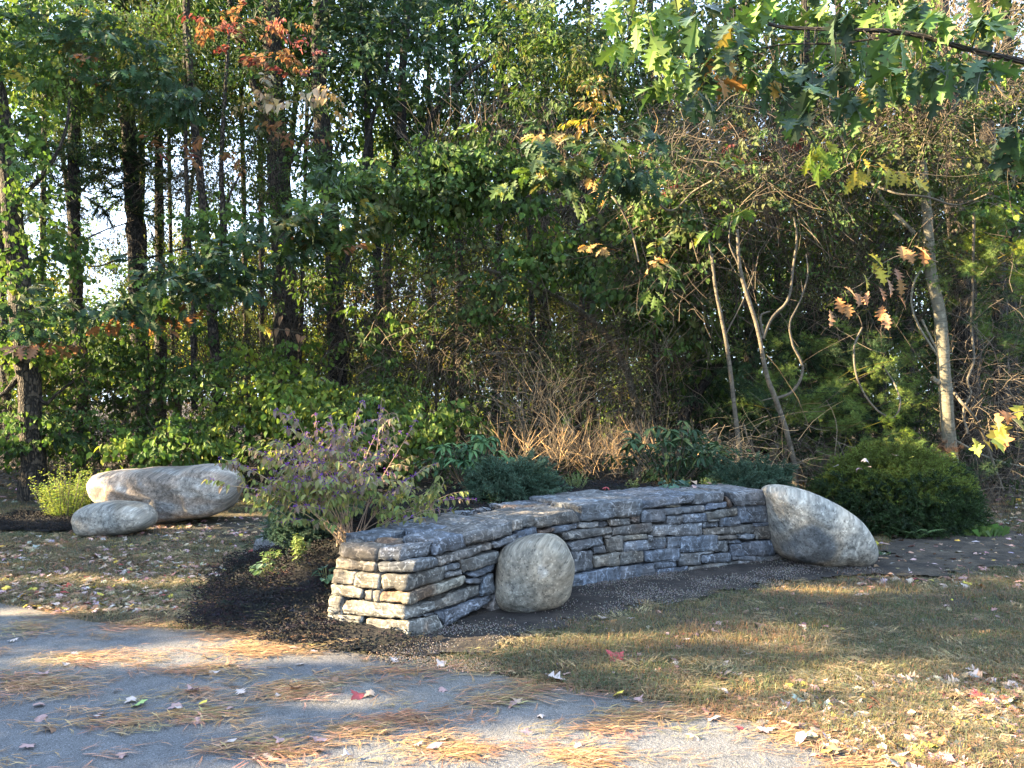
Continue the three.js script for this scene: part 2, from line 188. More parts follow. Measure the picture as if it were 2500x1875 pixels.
const TINT = { blue: [0.26, 0.295, 0.345], grey: [0.295, 0.305, 0.315], brown: [0.3, 0.28, 0.245], dark: [0.18, 0.2, 0.23], pale: [0.36, 0.345, 0.305], tan: [0.39, 0.34, 0.26], rust: [0.28, 0.26, 0.235] };
// eight corners: front face bottom-left, bottom-right, top-left, top-right, then the same four at the back
function stoneGeo(c, tint, seed, round = 0.008, rough = 1) {
  const rnd = RNG(seed), w = (c[0].distanceTo(c[1]) + c[2].distanceTo(c[3]) + c[4].distanceTo(c[5])) / 3, h = (c[0].distanceTo(c[2]) + c[1].distanceTo(c[3])) / 2, d = (c[0].distanceTo(c[4]) + c[1].distanceTo(c[5])) / 2;
  c = c.map((p) => p.clone().add(V(rnd.s(0.004), rnd.s(0.002), rnd.s(0.004))));
  const n = (q, m, M) => Math.round(clamp(q / 0.028, m, M)), box = new THREE.BoxGeometry(1, 1, 1, n(w, 4, 22), n(h, 3, 9), n(d, 4, 14)), pos = box.attributes.position, nr = box.attributes.normal, uv = box.attributes.uv, col = [];
  const ux = c[1].clone().sub(c[0]).normalize(), uy = V(0, 1, 0), uz = c[4].clone().sub(c[0]).normalize(), hw = w / 2, hh = h / 2, hd = d / 2, r = Math.min(round * rnd.r(0.7, 1.5), hh * 0.55, hw * 0.5, hd * 0.5), sd = seed * 1.37, p = V(), q = V(), key = new Map(), off = rnd() * 3;
  const tone = rnd.r(0.92, 1.24), base = tint.map((k) => k * tone * rnd.r(0.985, 1.015)), rustAt = rnd() < 0.3 ? rnd.r(0.02, 0.2) : 9;
  for (let i = 0; i < pos.count; i++) {
    let x = pos.getX(i) * w, y = pos.getY(i) * h, z = -pos.getZ(i) * d;                      // box +z is the front
    const ix = clamp(x, -hw + r, hw - r), iy = clamp(y, -hh + r, hh - r), iz = clamp(z, -hd + r, hd - r), l = Math.hypot(x - ix, y - iy, z - iz) || 1, nx = (x - ix) / l, ny = (y - iy) / l, nz = (z - iz) / l;
    x = ix + nx * r; y = iy + ny * r; z = iz + nz * r; const a = x / w + 0.5, b = y / h + 0.5, e = z / d + 0.5;
    p.set(0, 0, 0); for (let k = 0; k < 8; k++) p.addScaledVector(c[k], (k & 1 ? a : 1 - a) * (k & 2 ? b : 1 - b) * (k & 4 ? e : 1 - e));
    const X = p.x + sd, Y = p.y + sd * 0.3, Z = p.z, lay = vn(X * 5, Y * 38 + 1.2 * fbm(X * 6, Y * 4, Z * 6, 2), Z * 5) * 0.006 * (1 - Math.abs(ny)), big = fbm(X * 6, Y * 9, Z * 6, 3) * 0.018, fine = fbm(X * 24, Y * 30, Z * 24, 3) * 0.011, chip = Math.min(0, fbm(X * 11 + 40, Y * 13, Z * 11, 3) + 0.1) * 0.045;
    const D = (lay + big * (Math.abs(ny) > 0.6 ? 0.55 : 1) + fine + chip * (l > 1e-6 ? 1 : 0.5)) * rough;
    p.addScaledVector(ux, nx * D).addScaledVector(uy, ny * D).addScaledVector(uz, nz * D);
    const f = [Math.abs(nr.getX(i)), Math.abs(nr.getY(i)), Math.abs(nr.getZ(i))];
    uv.setXY(i, (f[0] > 0.5 ? z : x) + off, (f[1] > 0.5 ? z : y) + off * 0.7); pos.setXYZ(i, p.x, p.y, p.z);
    const m = 1 + 0.35 * fbm(X * 5, Y * 9, Z * 5, 3), ru = smooth(rustAt, rustAt + 0.25, fbm(X * 4 + 9, Y * 6, Z * 4, 3)), br = smooth(-0.1, 0.35, fbm(X * 3 + 5, Y * 5, Z * 3 + 2, 3)) * 0.35;
    for (let k = 0; k < 3; k++) col.push(lerp(lerp(base[k], [0.26, 0.235, 0.2][k], br), [0.27, 0.15, 0.075][k], ru * 0.75) * m);
  }
  box.setAttribute('color', new THREE.Float32BufferAttribute(col, 3));
  const idx = box.index.array, acc = new Map(), a = V(), b = V(), e = V(), kk = (i) => Math.round(pos.getX(i) * 2e4) + ',' + Math.round(pos.getY(i) * 2e4) + ',' + Math.round(pos.getZ(i) * 2e4), keys = Array.from({ length: pos.count }, (_, i) => kk(i));
  for (let t = 0; t < idx.length; t += 3) { a.fromBufferAttribute(pos, idx[t]); b.fromBufferAttribute(pos, idx[t + 1]).sub(a); e.fromBufferAttribute(pos, idx[t + 2]).sub(a); b.cross(e); for (let k = 0; k < 3; k++) { const s = keys[idx[t + k]]; const g = acc.get(s) ?? V(); g.add(b); acc.set(s, g); } }
  for (let i = 0; i < pos.count; i++) { const g = acc.get(keys[i]).clone().normalize(); nr.setXYZ(i, g.x, g.y, g.z); }
  return box;
}
const wall = thing('stone_wall', 'low curved dry stone wall of grey split slate beside the driveway', 'wall', endCorner.clone());
let stoneNo = 0;
function layStone(c, tint, round, rough) { return hang('stone', stoneGeo(c, TINT[tint], 101 + 7 * stoneNo++, round, rough), mat.slate, wall); }
const rs = RNG(71);
function faceStone(tint, map, hit, q, depth = 0.24, o = {}) {      // q: top-left, top-right, bottom-right, bottom-left in an enlarged view
  const mx = (q[0][0] + q[1][0] + q[2][0] + q[3][0]) / 4, my = (q[0][1] + q[1][1] + q[2][1] + q[3][1]) / 4, [tl, tr, br, bl] = q.map(([x, y]) => hit(map(x + 1.6 * Math.sign(x - mx), y + 1.6 * Math.sign(y - my)))), out = o.out ?? rs.s(0.012), mv = (f, k) => f.p.clone().addScaledVector(f.n, k);
  const dn = o.dn ?? 0, bk = (f, k) => mv(f, k);
  return layStone([mv(bl, -out), mv(br, -out), mv(tl, -out), mv(tr, -out), bk(bl, depth), bk(br, depth), bk(tl, depth), bk(tr, depth)], tint, o.round, o.rough);
}
function cornerStone(tint, q, o = {}) {                           // q: end top-left, corner top, corner bottom, end bottom-left, side top, side bottom, all in the first view
  const [tl, ct, cb, bl] = q.slice(0, 4).map(([x, y]) => endFace(A(x, y)).p), [st, sb] = q.slice(4).map(([x, y]) => longFace(A(x, y)).p);
  const inn = (e, c, s) => V(lerp(e.x + s.x - c.x, (e.x + s.x) / 2, 0.12), (e.y + s.y) / 2, lerp(e.z + s.z - c.z, (e.z + s.z) / 2, 0.12));
  return layStone([bl, cb, tl, ct, inn(bl, cb, sb), sb, inn(tl, ct, st), st], tint, o.round ?? 0.01, o.rough);
}
const N = (t, q, d, o) => faceStone(t, A, longFace, q, d, o), E = (t, q, d, o) => faceStone(t, A, endFace, q, d, o), R = (t, q, d, o) => faceStone(t, B, longFace, q, d, o);
// end of the wall
E('pale', [[130, 1106], [385, 1126], [392, 1232], [112, 1212]], 0.26); E('pale', [[378, 1180], [408, 1180], [408, 1226], [376, 1222]], 0.08, { round: 0.01 });
cornerStone('pale', [[418, 1136], [756, 1162], [750, 1345], [412, 1250], [968, 1112], [1036, 1225]]);
E('pale', [[143, 964], [238, 974], [240, 1112], [140, 1104]], 0.2); cornerStone('pale', [[244, 984], [712, 1042], [728, 1152], [246, 1100], [958, 1004], [964, 1066]]);
E('pale', [[150, 878], [402, 912], [396, 990], [148, 955]], 0.24); E('pale', [[404, 930], [466, 918], [476, 1004], [398, 996]], 0.1); E('pale', [[470, 934], [530, 902], [524, 1012], [486, 1006]], 0.1);
cornerStone('tan', [[535, 926], [764, 938], [764, 1036], [524, 1012], [1192, 800], [1194, 880]]);
E('pale', [[155, 758], [342, 778], [326, 890], [148, 872]], 0.26); E('pale', [[345, 782], [530, 794], [526, 916], [330, 892]], 0.26, { out: 0.01 });
cornerStone('brown', [[538, 800], [742, 800], [742, 930], [534, 922], [1032, 738], [1036, 832]]);
E('tan', [[182, 670], [494, 704], [500, 788], [176, 752]], 0.28); cornerStone('grey', [[498, 702], [812, 688], [806, 784], [506, 784], [972, 662], [984, 738]], { round: 0.014 });
E('brown', [[188, 560], [515, 592], [502, 702], [170, 660]], 0.32, { round: 0.012, rough: 1.5 }); cornerStone('grey', [[516, 588], [692, 580], [690, 696], [504, 688], [944, 540], [930, 654]], { round: 0.012, rough: 1.2 });
// face between the corner and the boulder
N('blue', [[946, 540], [1164, 484], [1202, 592], [958, 652]], 0.3); N('rust', [[1166, 500], [1540, 382], [1548, 492], [1190, 580]], 0.68, { rough: 1.2 }); N('brown', [[1547, 382], [1716, 342], [1722, 428], [1550, 462]], 0.42); N('rust', [[1720, 366], [2044, 300], [2072, 390], [1742, 440]], 0.55);
N('brown', [[976, 660], [1392, 550], [1396, 612], [986, 732]]); N('blue', [[1400, 550], [1586, 484], [1600, 534], [1410, 606]]); N('blue', [[1588, 470], [1742, 430], [1750, 490], [1604, 536]]); N('blue', [[1756, 450], [1878, 430], [1882, 464], [1764, 490]]); N('blue', [[1880, 430], [2056, 402], [2062, 442], [1884, 480]]);
N('brown', [[1150, 690], [1452, 612], [1452, 712], [1170, 792]]); N('grey', [[1024, 736], [1148, 704], [1152, 752], [1030, 778]]); N('grey', [[1040, 784], [1160, 754], [1166, 802], [1040, 830]]);
N('blue', [[1198, 794], [1432, 708], [1412, 772], [1280, 828]]); N('dark', [[1204, 838], [1330, 828], [1320, 868], [1210, 866]], 0.16); N('blue', [[1332, 822], [1416, 784], [1424, 936], [1314, 968]]);
N('brown', [[944, 1002], [1304, 878], [1308, 962], [964, 1088]], 0.26, { rough: 1.3 }); N('blue', [[1036, 1084], [1380, 960], [1432, 1002], [1040, 1215]], 0.28); N('dark', [[962, 1092], [1034, 1086], [1040, 1190], [1004, 1150]], 0.14); N('grey', [[826, 1116], [948, 1096], [952, 1108], [830, 1130]], 0.12, { round: 0.006 });
N('grey', [[1436, 930], [1500, 900], [1500, 1100], [1400, 1120]], 0.2);
// far part of the face, row by row
R('grey', [[150, 290], [568, 242], [566, 354], [165, 400]], 0.74, { out: 0.015 }); R('blue', [[570, 262], [930, 208], [926, 268], [574, 314]], 0.66); R('grey', [[934, 210], [1136, 198], [1126, 268], [926, 282]], 0.46); R('dark', [[1140, 232], [1160, 230], [1190, 296], [1166, 300]], 0.2, { round: 0.008 });
R('grey', [[1166, 196], [1408, 184], [1410, 286], [1206, 294]], 0.56, { round: 0.014, out: 0.01 }); R('blue', [[1222, 300], [1450, 286], [1452, 400], [1244, 408]], 0.34);
R('tan', [[742, 288], [850, 282], [850, 300], [750, 306]], 0.14, { round: 0.008 }); R('grey', [[726, 314], [1000, 284], [1004, 332], [740, 354]]); R('blue', [[1006, 282], [1154, 265], [1156, 304], [1010, 324]]); R('brown', [[1006, 340], [1214, 302], [1222, 352], [1020, 388]]);
R('blue', [[568, 318], [740, 314], [746, 404], [576, 408]]); R('blue', [[856, 354], [1015, 342], [1018, 402], [858, 408]]); R('grey', [[748, 364], [850, 359], [850, 414], [756, 420]]); R('grey', [[495, 361], [562, 354], [566, 404], [500, 410]]); R('brown', [[350, 384], [492, 371], [495, 420], [366, 430]]); R('grey', [[146, 405], [284, 397], [288, 438], [150, 446]]); R('blue', [[288, 398], [344, 391], [352, 430], [292, 437]]);
R('blue', [[-40, 436], [140, 410], [146, 445], [-20, 482]]); R('blue', [[1106, 374], [1245, 364], [1249, 420], [1106, 432]]); R('blue', [[990, 402], [1098, 394], [1100, 438], [994, 444]]); R('brown', [[1020, 388], [1092, 379], [1092, 392], [1020, 401]], 0.14, { round: 0.006 });
R('brown', [[26, 470], [380, 430], [384, 480], [66, 527]]); R('brown', [[385, 440], [640, 407], [645, 466], [378, 494]]); R('grey', [[660, 424], [978, 404], [984, 490], [648, 500]], 0.28); R('brown', [[990, 450], [1330, 414], [1334, 472], [1000, 492]], 0.26); R('dark', [[1330, 410], [1455, 400], [1458, 425], [1340, 433]], 0.18, { round: 0.008 }); R('brown', [[1340, 435], [1475, 427], [1479, 511], [1345, 514]]);
R('grey', [[1225, 486], [1335, 479], [1336, 515], [1228, 519]]); R('brown', [[1060, 497], [1215, 486], [1216, 516], [1074, 525]]); R('brown', [[445, 496], [610, 481], [613, 516], [448, 529]]); R('grey', [[615, 491], [655, 489], [659, 526], [620, 529]], 0.16); R('grey', [[660, 500], [740, 499], [736, 518], [668, 521]], 0.16); R('brown', [[315, 489], [370, 484], [370, 508], [320, 513]], 0.16);
R('blue', [[80, 540], [315, 498], [314, 562], [108, 604]]); R('brown', [[326, 504], [447, 496], [453, 601], [343, 606]]); R('blue', [[455, 538], [742, 510], [742, 580], [458, 602]]); R('blue', [[744, 504], [832, 500], [834, 566], [745, 580]]); R('blue', [[836, 499], [1080, 488], [1082, 592], [830, 607]], 0.3, { out: 0.012 });
R('grey', [[1086, 531], [1162, 529], [1160, 603], [1068, 604]]); R('dark', [[1165, 524], [1230, 519], [1258, 545], [1165, 553]], 0.18); R('blue', [[1176, 558], [1475, 517], [1476, 624], [1185, 634]], 0.3); R('dark', [[1428, 519], [1490, 517], [1491, 550], [1432, 546]], 0.16); R('grey', [[250, 569], [330, 561], [338, 606], [254, 627]], 0.2); R('grey', [[965, 602], [1055, 590], [1056, 613], [970, 623]], 0.16);
R('grey', [[110, 604], [245, 590], [249, 717], [118, 742]]); R('brown', [[250, 630], [434, 604], [420, 692], [258, 710]]); R('brown', [[437, 604], [588, 591], [591, 669], [422, 690]]); R('blue', [[592, 600], [826, 574], [826, 660], [600, 672]]); R('grey', [[828, 610], [970, 604], [975, 689], [825, 692]]); R('blue', [[976, 628], [1176, 604], [1181, 666], [985, 676]]); R('grey', [[1186, 632], [1335, 632], [1336, 656], [1190, 661]], 0.18);
R('blue', [[664, 674], [806, 664], [808, 706], [670, 716]]); R('blue', [[100, 765], [416, 697], [426, 797], [95, 875]], 0.28); R('blue', [[426, 700], [656, 677], [666, 772], [430, 800]], 0.28); R('blue', [[684, 720], [879, 699], [881, 752], [675, 782]]); R('brown', [[885, 704], [1220, 664], [1223, 728], [889, 762]]); R('grey', [[1340, 638], [1540, 617], [1546, 668], [1345, 700]]); R('grey', [[1226, 664], [1338, 656], [1341, 704], [1230, 718]]);
// flat slabs behind the facing stones close the top; a dark hearting fills the inside
{ const rnd = RNG(5), along = curve(wallBase, 60), n = along.map((p, i) => { const a = along[Math.max(0, i - 1)], b = along[Math.min(60, i + 1)], l = Math.hypot(b.x - a.x, b.z - a.z); return V((b.z - a.z) / l, 0, -(b.x - a.x) / l); });
  const at = (i, o, y) => { const k = clamp(i, 0, 60), a = Math.floor(k), b = Math.min(60, a + 1), t = k - a; return along[a].clone().lerp(along[b], t).addScaledVector(n[a].clone().lerp(n[b], t), o).setY(y); };
  const slab = (i0, i1, o0, o1, y, th, tint) => layStone([at(i0, o0, y - th), at(i1, o0, y - th), at(i0, o0, y), at(i1, o0, y), at(i0, o1, y - th), at(i1, o1, y - th), at(i0, o1, y), at(i1, o1, y)], tint, 0.008, 1);
  slab(5.2, 9.6, 0.33, 0.78, 0.612, 0.09, 'blue'); slab(1.2, 5.1, 0.5, 0.76, 0.6, 0.1, 'blue'); slab(18.2, 23, 0.45, 0.8, 0.635, 0.1, 'grey'); slab(23.3, 28.4, 0.58, 0.84, 0.64, 0.1, 'blue'); slab(28.7, 33, 0.76, 0.9, 0.65, 0.09, 'blue'); slab(33.3, 38, 0.77, 0.92, 0.65, 0.09, 'grey'); slab(38.4, 44.2, 0.69, 0.9, 0.655, 0.09, 'blue'); slab(44.6, 49.5, 0.49, 0.86, 0.66, 0.09, 'grey'); slab(9.9, 17.8, 0.7, 0.82, 0.615, 0.09, 'blue');
  const shape = []; for (let i = 2; i <= 58; i += 2) shape.push(at(i, 0.12, 0)); for (let i = 58; i >= 3; i -= 2) shape.push(at(i, 0.66, 0)); const s = new THREE.Shape(shape.map((p) => new THREE.Vector2(p.x, -p.z))), g = new THREE.ExtrudeGeometry(s, { depth: 0.55, bevelEnabled: false }); g.rotateX(-Math.PI / 2); hang('hearting', g, mat.rubble, wall); }

// ---------------------------------------------------------------- boulders
function boulder(name, label, outline, d, thick, shade, o = {}) {
  const pts = outline.map(([x, y]) => P(x, y, d)), cx = (Math.max(...pts.map((p) => p.x)) + Math.min(...pts.map((p) => p.x))) / 2, cy = (Math.max(...pts.map((p) => p.y)) + Math.min(...pts.map((p) => p.y))) / 2, sp = curve([...pts, pts[0]], 160);
  const radius = (a) => { const dx = Math.cos(a), dy = Math.sin(a); for (let i = 1; i < sp.length; i++) { const x0 = sp[i - 1].x - cx, y0 = sp[i - 1].y - cy, ex = sp[i].x - sp[i - 1].x, ey = sp[i].y - sp[i - 1].y, det = dx * -ey + dy * ex; if (Math.abs(det) < 1e-9) continue; const t = (x0 * -ey + y0 * ex) / det, u = Math.abs(ex) > Math.abs(ey) ? (dx * t - x0) / ex : (dy * t - y0) / ey; if (t > 0 && u >= -1e-3 && u <= 1.001) return t; } return 0.3; };
  const NA = 112, NP = 56, pos = [], uv = [], idx = [], col = [], ra = Array.from({ length: NA }, (_, k) => radius(k / NA * 2 * Math.PI)), seed = o.seed ?? 1, yaw = o.yaw ?? 0;
  for (let j = 0; j <= NP; j++) for (let k = 0; k <= NA; k++) { const f = j / NP * Math.PI, a = k / NA * 2 * Math.PI, rr = ra[k % NA] * Math.pow(Math.sin(f), o.e ?? 0.62), c = Math.cos(f), x = cx + rr * Math.cos(a), y = cy + rr * Math.sin(a), z = thick * Math.sign(c) * Math.pow(Math.abs(c), o.e2 ?? 0.8) - (x - cx) * Math.tan(yaw);
    const q = V(x, y, -d + z), nn = V(Math.cos(a) * Math.sin(f), Math.sin(a) * Math.sin(f), c), D = (fbm(q.x * 3 + seed, q.y * 3, q.z * 3, 3) * 0.035 * (o.lump ?? 1) + fbm(q.x * 11 + seed, q.y * 15, q.z * 11, 4) * 0.014 - (o.facet ?? 0) * Math.abs(fbm(q.x * 2.2 + seed, q.y * 3 + q.x, q.z * 2.2, 2))) * Math.sin(f) ** 0 * (0.35 + 0.65 * Math.abs(c)); q.addScaledVector(nn, D);
    pos.push(q.x, q.y, q.z); uv.push(q.x + 0.35 * q.z, q.y + 0.35 * q.z); col.push(...shade(q, (x - cx), (y - cy), nn).map((k) => k * BR)); }
  for (let j = 0; j < NP; j++) for (let k = 0; k < NA; k++) { const a = j * (NA + 1) + k, b = a + NA + 1; idx.push(a, b, a + 1, a + 1, b, b + 1); }
  const g = new THREE.BufferGeometry(); g.setAttribute('position', new THREE.Float32BufferAttribute(pos, 3)); g.setAttribute('uv', new THREE.Float32BufferAttribute(uv, 2)); g.setAttribute('color', new THREE.Float32BufferAttribute(col, 3)); g.setIndex(idx);
  g.computeVertexNormals(); const nr = g.attributes.normal; for (let j = 0; j <= NP; j++) { const a = j * (NA + 1), b = a + NA, v = V().fromBufferAttribute(nr, a).add(V().fromBufferAttribute(nr, b)).normalize(); nr.setXYZ(a, v.x, v.y, v.z); nr.setXYZ(b, v.x, v.y, v.z); }
  for (const j of [0, NP]) for (let k = 0; k <= NA; k++) nr.setXYZ(j * (NA + 1) + k, 0, 0, j ? -1 : 1);
  const base = V(cx, Math.min(...pts.map((p) => p.y)), -d), o2 = put(name, g, mat.granite); g.translate(-base.x, -base.y, -base.z); o2.position.copy(base); return tag(o2, label, 'boulder');
}
const BR = 1.3;
boulder('boulder', 'round tan boulder set into the face of the stone wall', [[1440, 640], [1500, 575], [1620, 522], [1760, 496], [1880, 502], [1962, 560], [2008, 650], [2028, 740], [2012, 850], [1992, 950], [1935, 1012], [1800, 1052], [1680, 1072], [1530, 1066], [1448, 1030], [1412, 940], [1420, 790]].map(([x, y]) => A(x, y)), 5.68, 0.29,
  (q, x, y) => { const n = fbm(q.x * 4, q.y * 4, q.z * 4, 4), w = smooth(0.18, 0.42, fbm(q.x * 9 + 4, q.y * 9, q.z * 9, 4)); let c = [0.44, 0.39, 0.3].map((k) => k * (1 + 0.28 * n)); c = mix3(c, [0.36, 0.36, 0.31], smooth(0, 0.4, fbm(q.x * 2, q.y * 2 + 5, q.z * 2, 3)) * 0.6); return mix3(c, [0.72, 0.71, 0.66], w * 0.5); }, { seed: 3, lump: 1, e: 0.6 });
boulder('boulder', 'pale granite boulder with a dark grey patch, ending the stone wall by the yew', [[1388, 190], [1412, 160], [1480, 148], [1600, 164], [1750, 214], [1900, 290], [2020, 382], [2088, 480], [2122, 570], [2120, 632], [2064, 680], [1990, 694], [1900, 684], [1760, 694], [1640, 664], [1550, 644], [1480, 604], [1440, 450], [1420, 300]].map(([x, y]) => B(x, y)), 7.2, 0.42,
  (q, x, y) => { const n = fbm(q.x * 4, q.y * 4, q.z * 4, 4), e = 0.06 * fbm(q.x * 5, q.y * 5, q.z * 5, 3); let c = [0.6, 0.57, 0.49].map((k) => k * (1 + 0.2 * n)); c = mix3(c, [0.46, 0.35, 0.22], smooth(0.05, 0.32, -y - 0.05 + 0.18 * n) * 0.7); const dk = smooth(0.05, -0.03, Math.hypot((x + 0.18) / 1.1, (y + 0.13) / 1) - 0.17 + e); c = mix3(c, [0.16, 0.175, 0.185], dk * 0.9); return mix3(c, [0.42, 0.28, 0.14], smooth(0.06, 0, Math.abs(Math.hypot((x + 0.18) / 1.1, (y + 0.13)) - 0.205 + e)) * 0.35); }, { seed: 8, lump: 0.7, e: 0.62, yaw: 0.06 });
const C3 = (x, y) => [x * 0.3255, 1080 + y * 0.3255];
boulder('boulder', 'long flat-topped grey boulder lying on the lawn behind a smaller one', [[700, 300], [740, 240], [850, 212], [1100, 192], [1400, 176], [1620, 168], [1720, 202], [1802, 272], [1808, 330], [1764, 430], [1700, 510], [1500, 566], [1300, 604], [1150, 612], [1000, 604], [850, 500], [760, 442], [708, 372]].map(([x, y]) => C3(x, y)), 9.52, 0.42,
  (q, x, y) => { const n = fbm(q.x * 3, q.y * 6, q.z * 3, 4), l = fbm(q.x * 2 - q.y * 1.2, q.y * 9 + q.x, q.z, 3); let c = [0.5, 0.475, 0.43].map((k) => k * (1 + 0.3 * n)); c = mix3(c, [0.36, 0.26, 0.18], smooth(0.05, 0.3, l) * 0.6); return mix3(c, [0.58, 0.58, 0.55], smooth(0.12, 0.34, -l) * 0.5); }, { seed: 21, lump: 1.2, e: 0.5, e2: 0.55, facet: 0.16 });
boulder('boulder', 'small oval boulder resting in front of the long grey boulder', [[572, 580], [604, 508], [680, 465], [830, 440], [980, 446], [1100, 480], [1150, 540], [1150, 612], [1080, 655], [950, 684], [800, 694], [660, 702], [596, 664]].map(([x, y]) => C3(x, y)), 8.7, 0.3,
  (q, x, y) => { const n = fbm(q.x * 4, q.y * 5, q.z * 4, 4); let c = [0.52, 0.5, 0.44].map((k) => k * (1 + 0.25 * n)); return mix3(c, [0.4, 0.31, 0.2], smooth(0.1, 0.35, fbm(q.x * 3 + 9, q.y * 3, q.z * 3, 3) + x * 0.4) * 0.6); }, { seed: 33, lump: 0.8 });
boulder('boulder', 'half hidden grey boulder behind the spreading juniper at the mulch edge', [[1925, 750], [1955, 690], [2030, 640], [2110, 616], [2210, 640], [2260, 740], [2210, 840], [1925, 840]].map(([x, y]) => C3(x, y)), 7.9, 0.26, (q) => { const n = fbm(q.x * 4, q.y * 4, q.z * 4, 4); return [0.3, 0.31, 0.32].map((k) => k * (1 + 0.25 * n)); }, { seed: 41 });

// ---------------------------------------------------------------- leaves and sprays
// leaf shapes lie along +x from their stalk, blade up +y, one unit long
function bladeLeaf(w, fold = 0.22, droop = 0.25, rows = [0, 0.3, 0.65, 1], wid = [0.06, 1, 0.8, 0]) {
  const t = { p: [], i: [], s: [] };
  rows.forEach((x, k) => { const b = wid[k] * w / 2, y = -droop * x * x; t.p.push(x, y, 0, x, y + b * fold * 2, b, x, y + b * fold * 2, -b); t.s.push(1.08, 0.97, 0.92); if (k) { const a = (k - 1) * 3, c = k * 3; t.i.push(a, a + 1, c, c, a + 1, c + 1, a, c, a + 2, c, c + 2, a + 2); } });
  return t;
}
function lobedLeaf(out, fold = 0.25, droop = 0.3) {               // half outline as (along, across) pairs, mirrored
  const t = { p: [], i: [], s: [] }; out.forEach(([x, b]) => { const y = -droop * x * x; t.p.push(x, y, 0, x, y + b * fold, b, x, y + b * fold, -b); t.s.push(1.15, 0.95, 0.9); });
  for (let k = 1; k < out.length; k++) { const a = (k - 1) * 3, c = k * 3; t.i.push(a, a + 1, c, c, a + 1, c + 1, a, c, a + 2, c, c + 2, a + 2); }
  return t;
}
const LEAF = {
  ovate: bladeLeaf(0.5), narrow: bladeLeaf(0.3, 0.2, 0.35), round: bladeLeaf(0.82, 0.16, 0.2, [0, 0.22, 0.62, 1], [0.1, 0.9, 0.95, 0]), thin: bladeLeaf(0.22, 0.15, 0.2),
  oak: lobedLeaf([[0, 0.01], [0.12, 0.06], [0.2, 0.21], [0.27, 0.08], [0.44, 0.34], [0.48, 0.1], [0.66, 0.38], [0.68, 0.1], [0.85, 0.2], [0.87, 0.06], [1, 0]]),
  maple: lobedLeaf([[0, 0.02], [0.02, 0.3], [0.16, 0.22], [0.3, 0.56], [0.42, 0.42], [0.5, 0.2], [0.7, 0.26], [0.72, 0.14], [1, 0]], 0.2, 0.2),
};
const jit = (r, c, a) => { const k = 1 + r.s(a); return [k * c[0] * (1 + r.s(a * 0.5)), k * c[1], k * c[2] * (1 + r.s(a * 0.5))]; };
function spray(seed, o) {                                         // a twig along +x with leaves set round it
  const r = RNG(seed), mb = new MB(), L = o.len ?? 0.5, n = o.n ?? 16, tw = o.twig ?? [1.6, 1.1, 0.8], pts = []; let y = 0, z = 0;
  for (let k = 0; k <= 4; k++) { pts.push(V(k / 4 * L, y, z)); y += (o.rise ?? 0) * L / 4 - (o.sag ?? 0.1) * L * k / 10 + r.s(0.02); z += r.s(0.05) * L; }
  if (tw) mb.tube(pts, (t) => (o.tr ?? 0.004) * (1 - 0.7 * t), 3, tw.map((k) => k * 0.45));
  const sp = new THREE.CatmullRomCurve3(pts), c = V(), m = new THREE.Matrix4();
  for (let k = 0; k < n; k++) { const t = 1 - Math.pow(r(), o.tip ?? 1) * 0.92; sp.getPoint(t, c); const a = r() * 2 * Math.PI, off = r.r(0.1, 1) * (o.spread ?? 0.1); c.add(V(r.s(0.03), Math.cos(a) * off * (o.flat ?? 0.7), Math.sin(a) * off));
    const yaw = (o.fan ?? 1.1) * (Math.sin(a) > 0 ? -1 : 1) * r.r(0.2, 1) + r.s(0.4), sz = (o.size ?? 0.08) * r.r(0.7, 1.25);
    m.compose(c, _q.setFromEuler(_e.set(r.s(o.roll ?? 0.7), yaw, -r.r(o.hang?.[0] ?? 0, o.hang?.[1] ?? 0.9), 'YZX')), _s.set(sz, sz, sz)); mb.add(LEAF[o.leaf ?? 'ovate'], m, jit(r, r() < (o.odd ?? 0) ? o.oddc ?? [2.4, 1.5, 0.6] : [1, 1, 1], o.vary ?? 0.3)); }
  return mb.build();
}
function needleSpray(seed, o) {                                   // pine: tufts of long needles along a twig
  const r = RNG(seed), mb = new MB(), L = o.len, pts = [V(0, 0, 0), V(L * 0.5, 0.03, r.s(0.05)), V(L, r.s(0.08), r.s(0.08))], sp = new THREE.CatmullRomCurve3(pts), c = V(), d = V(), s = V(); mb.tube(pts, 0.004, 3, [0.9, 0.55, 0.4]);
  for (let k = 0; k < o.tufts; k++) { sp.getPoint(1 - 0.75 * Math.pow(r(), 1.3), c); c.add(V(0, r.s(o.wide ?? 0.06), r.s(o.wide ?? 0.06))); const ax = V(r.r(0.4, 1), r.r(-0.1, 0.7), r.s(0.8)).normalize(), tone = r.r(0.7, 1.35);
    for (let q = 0; q < o.nn; q++) { d.set(ax.x + r.s(0.75), ax.y + r.s(0.75), ax.z + r.s(0.75)).normalize().multiplyScalar(o.nl * r.r(0.7, 1.1)); s.set(r.s(1), r.s(1), r.s(1)).cross(d).normalize().multiplyScalar(o.nw); const cc = [tone, tone, tone * 0.9], a = mb.v(c.x + s.x, c.y + s.y, c.z + s.z, cc), b = mb.v(c.x - s.x, c.y - s.y, c.z - s.z, cc), e = mb.v(c.x + d.x, c.y + d.y - 0.12 * o.nl, c.z + d.z, cc); mb.tri(a, b, e); } }
  return mb.build();
}
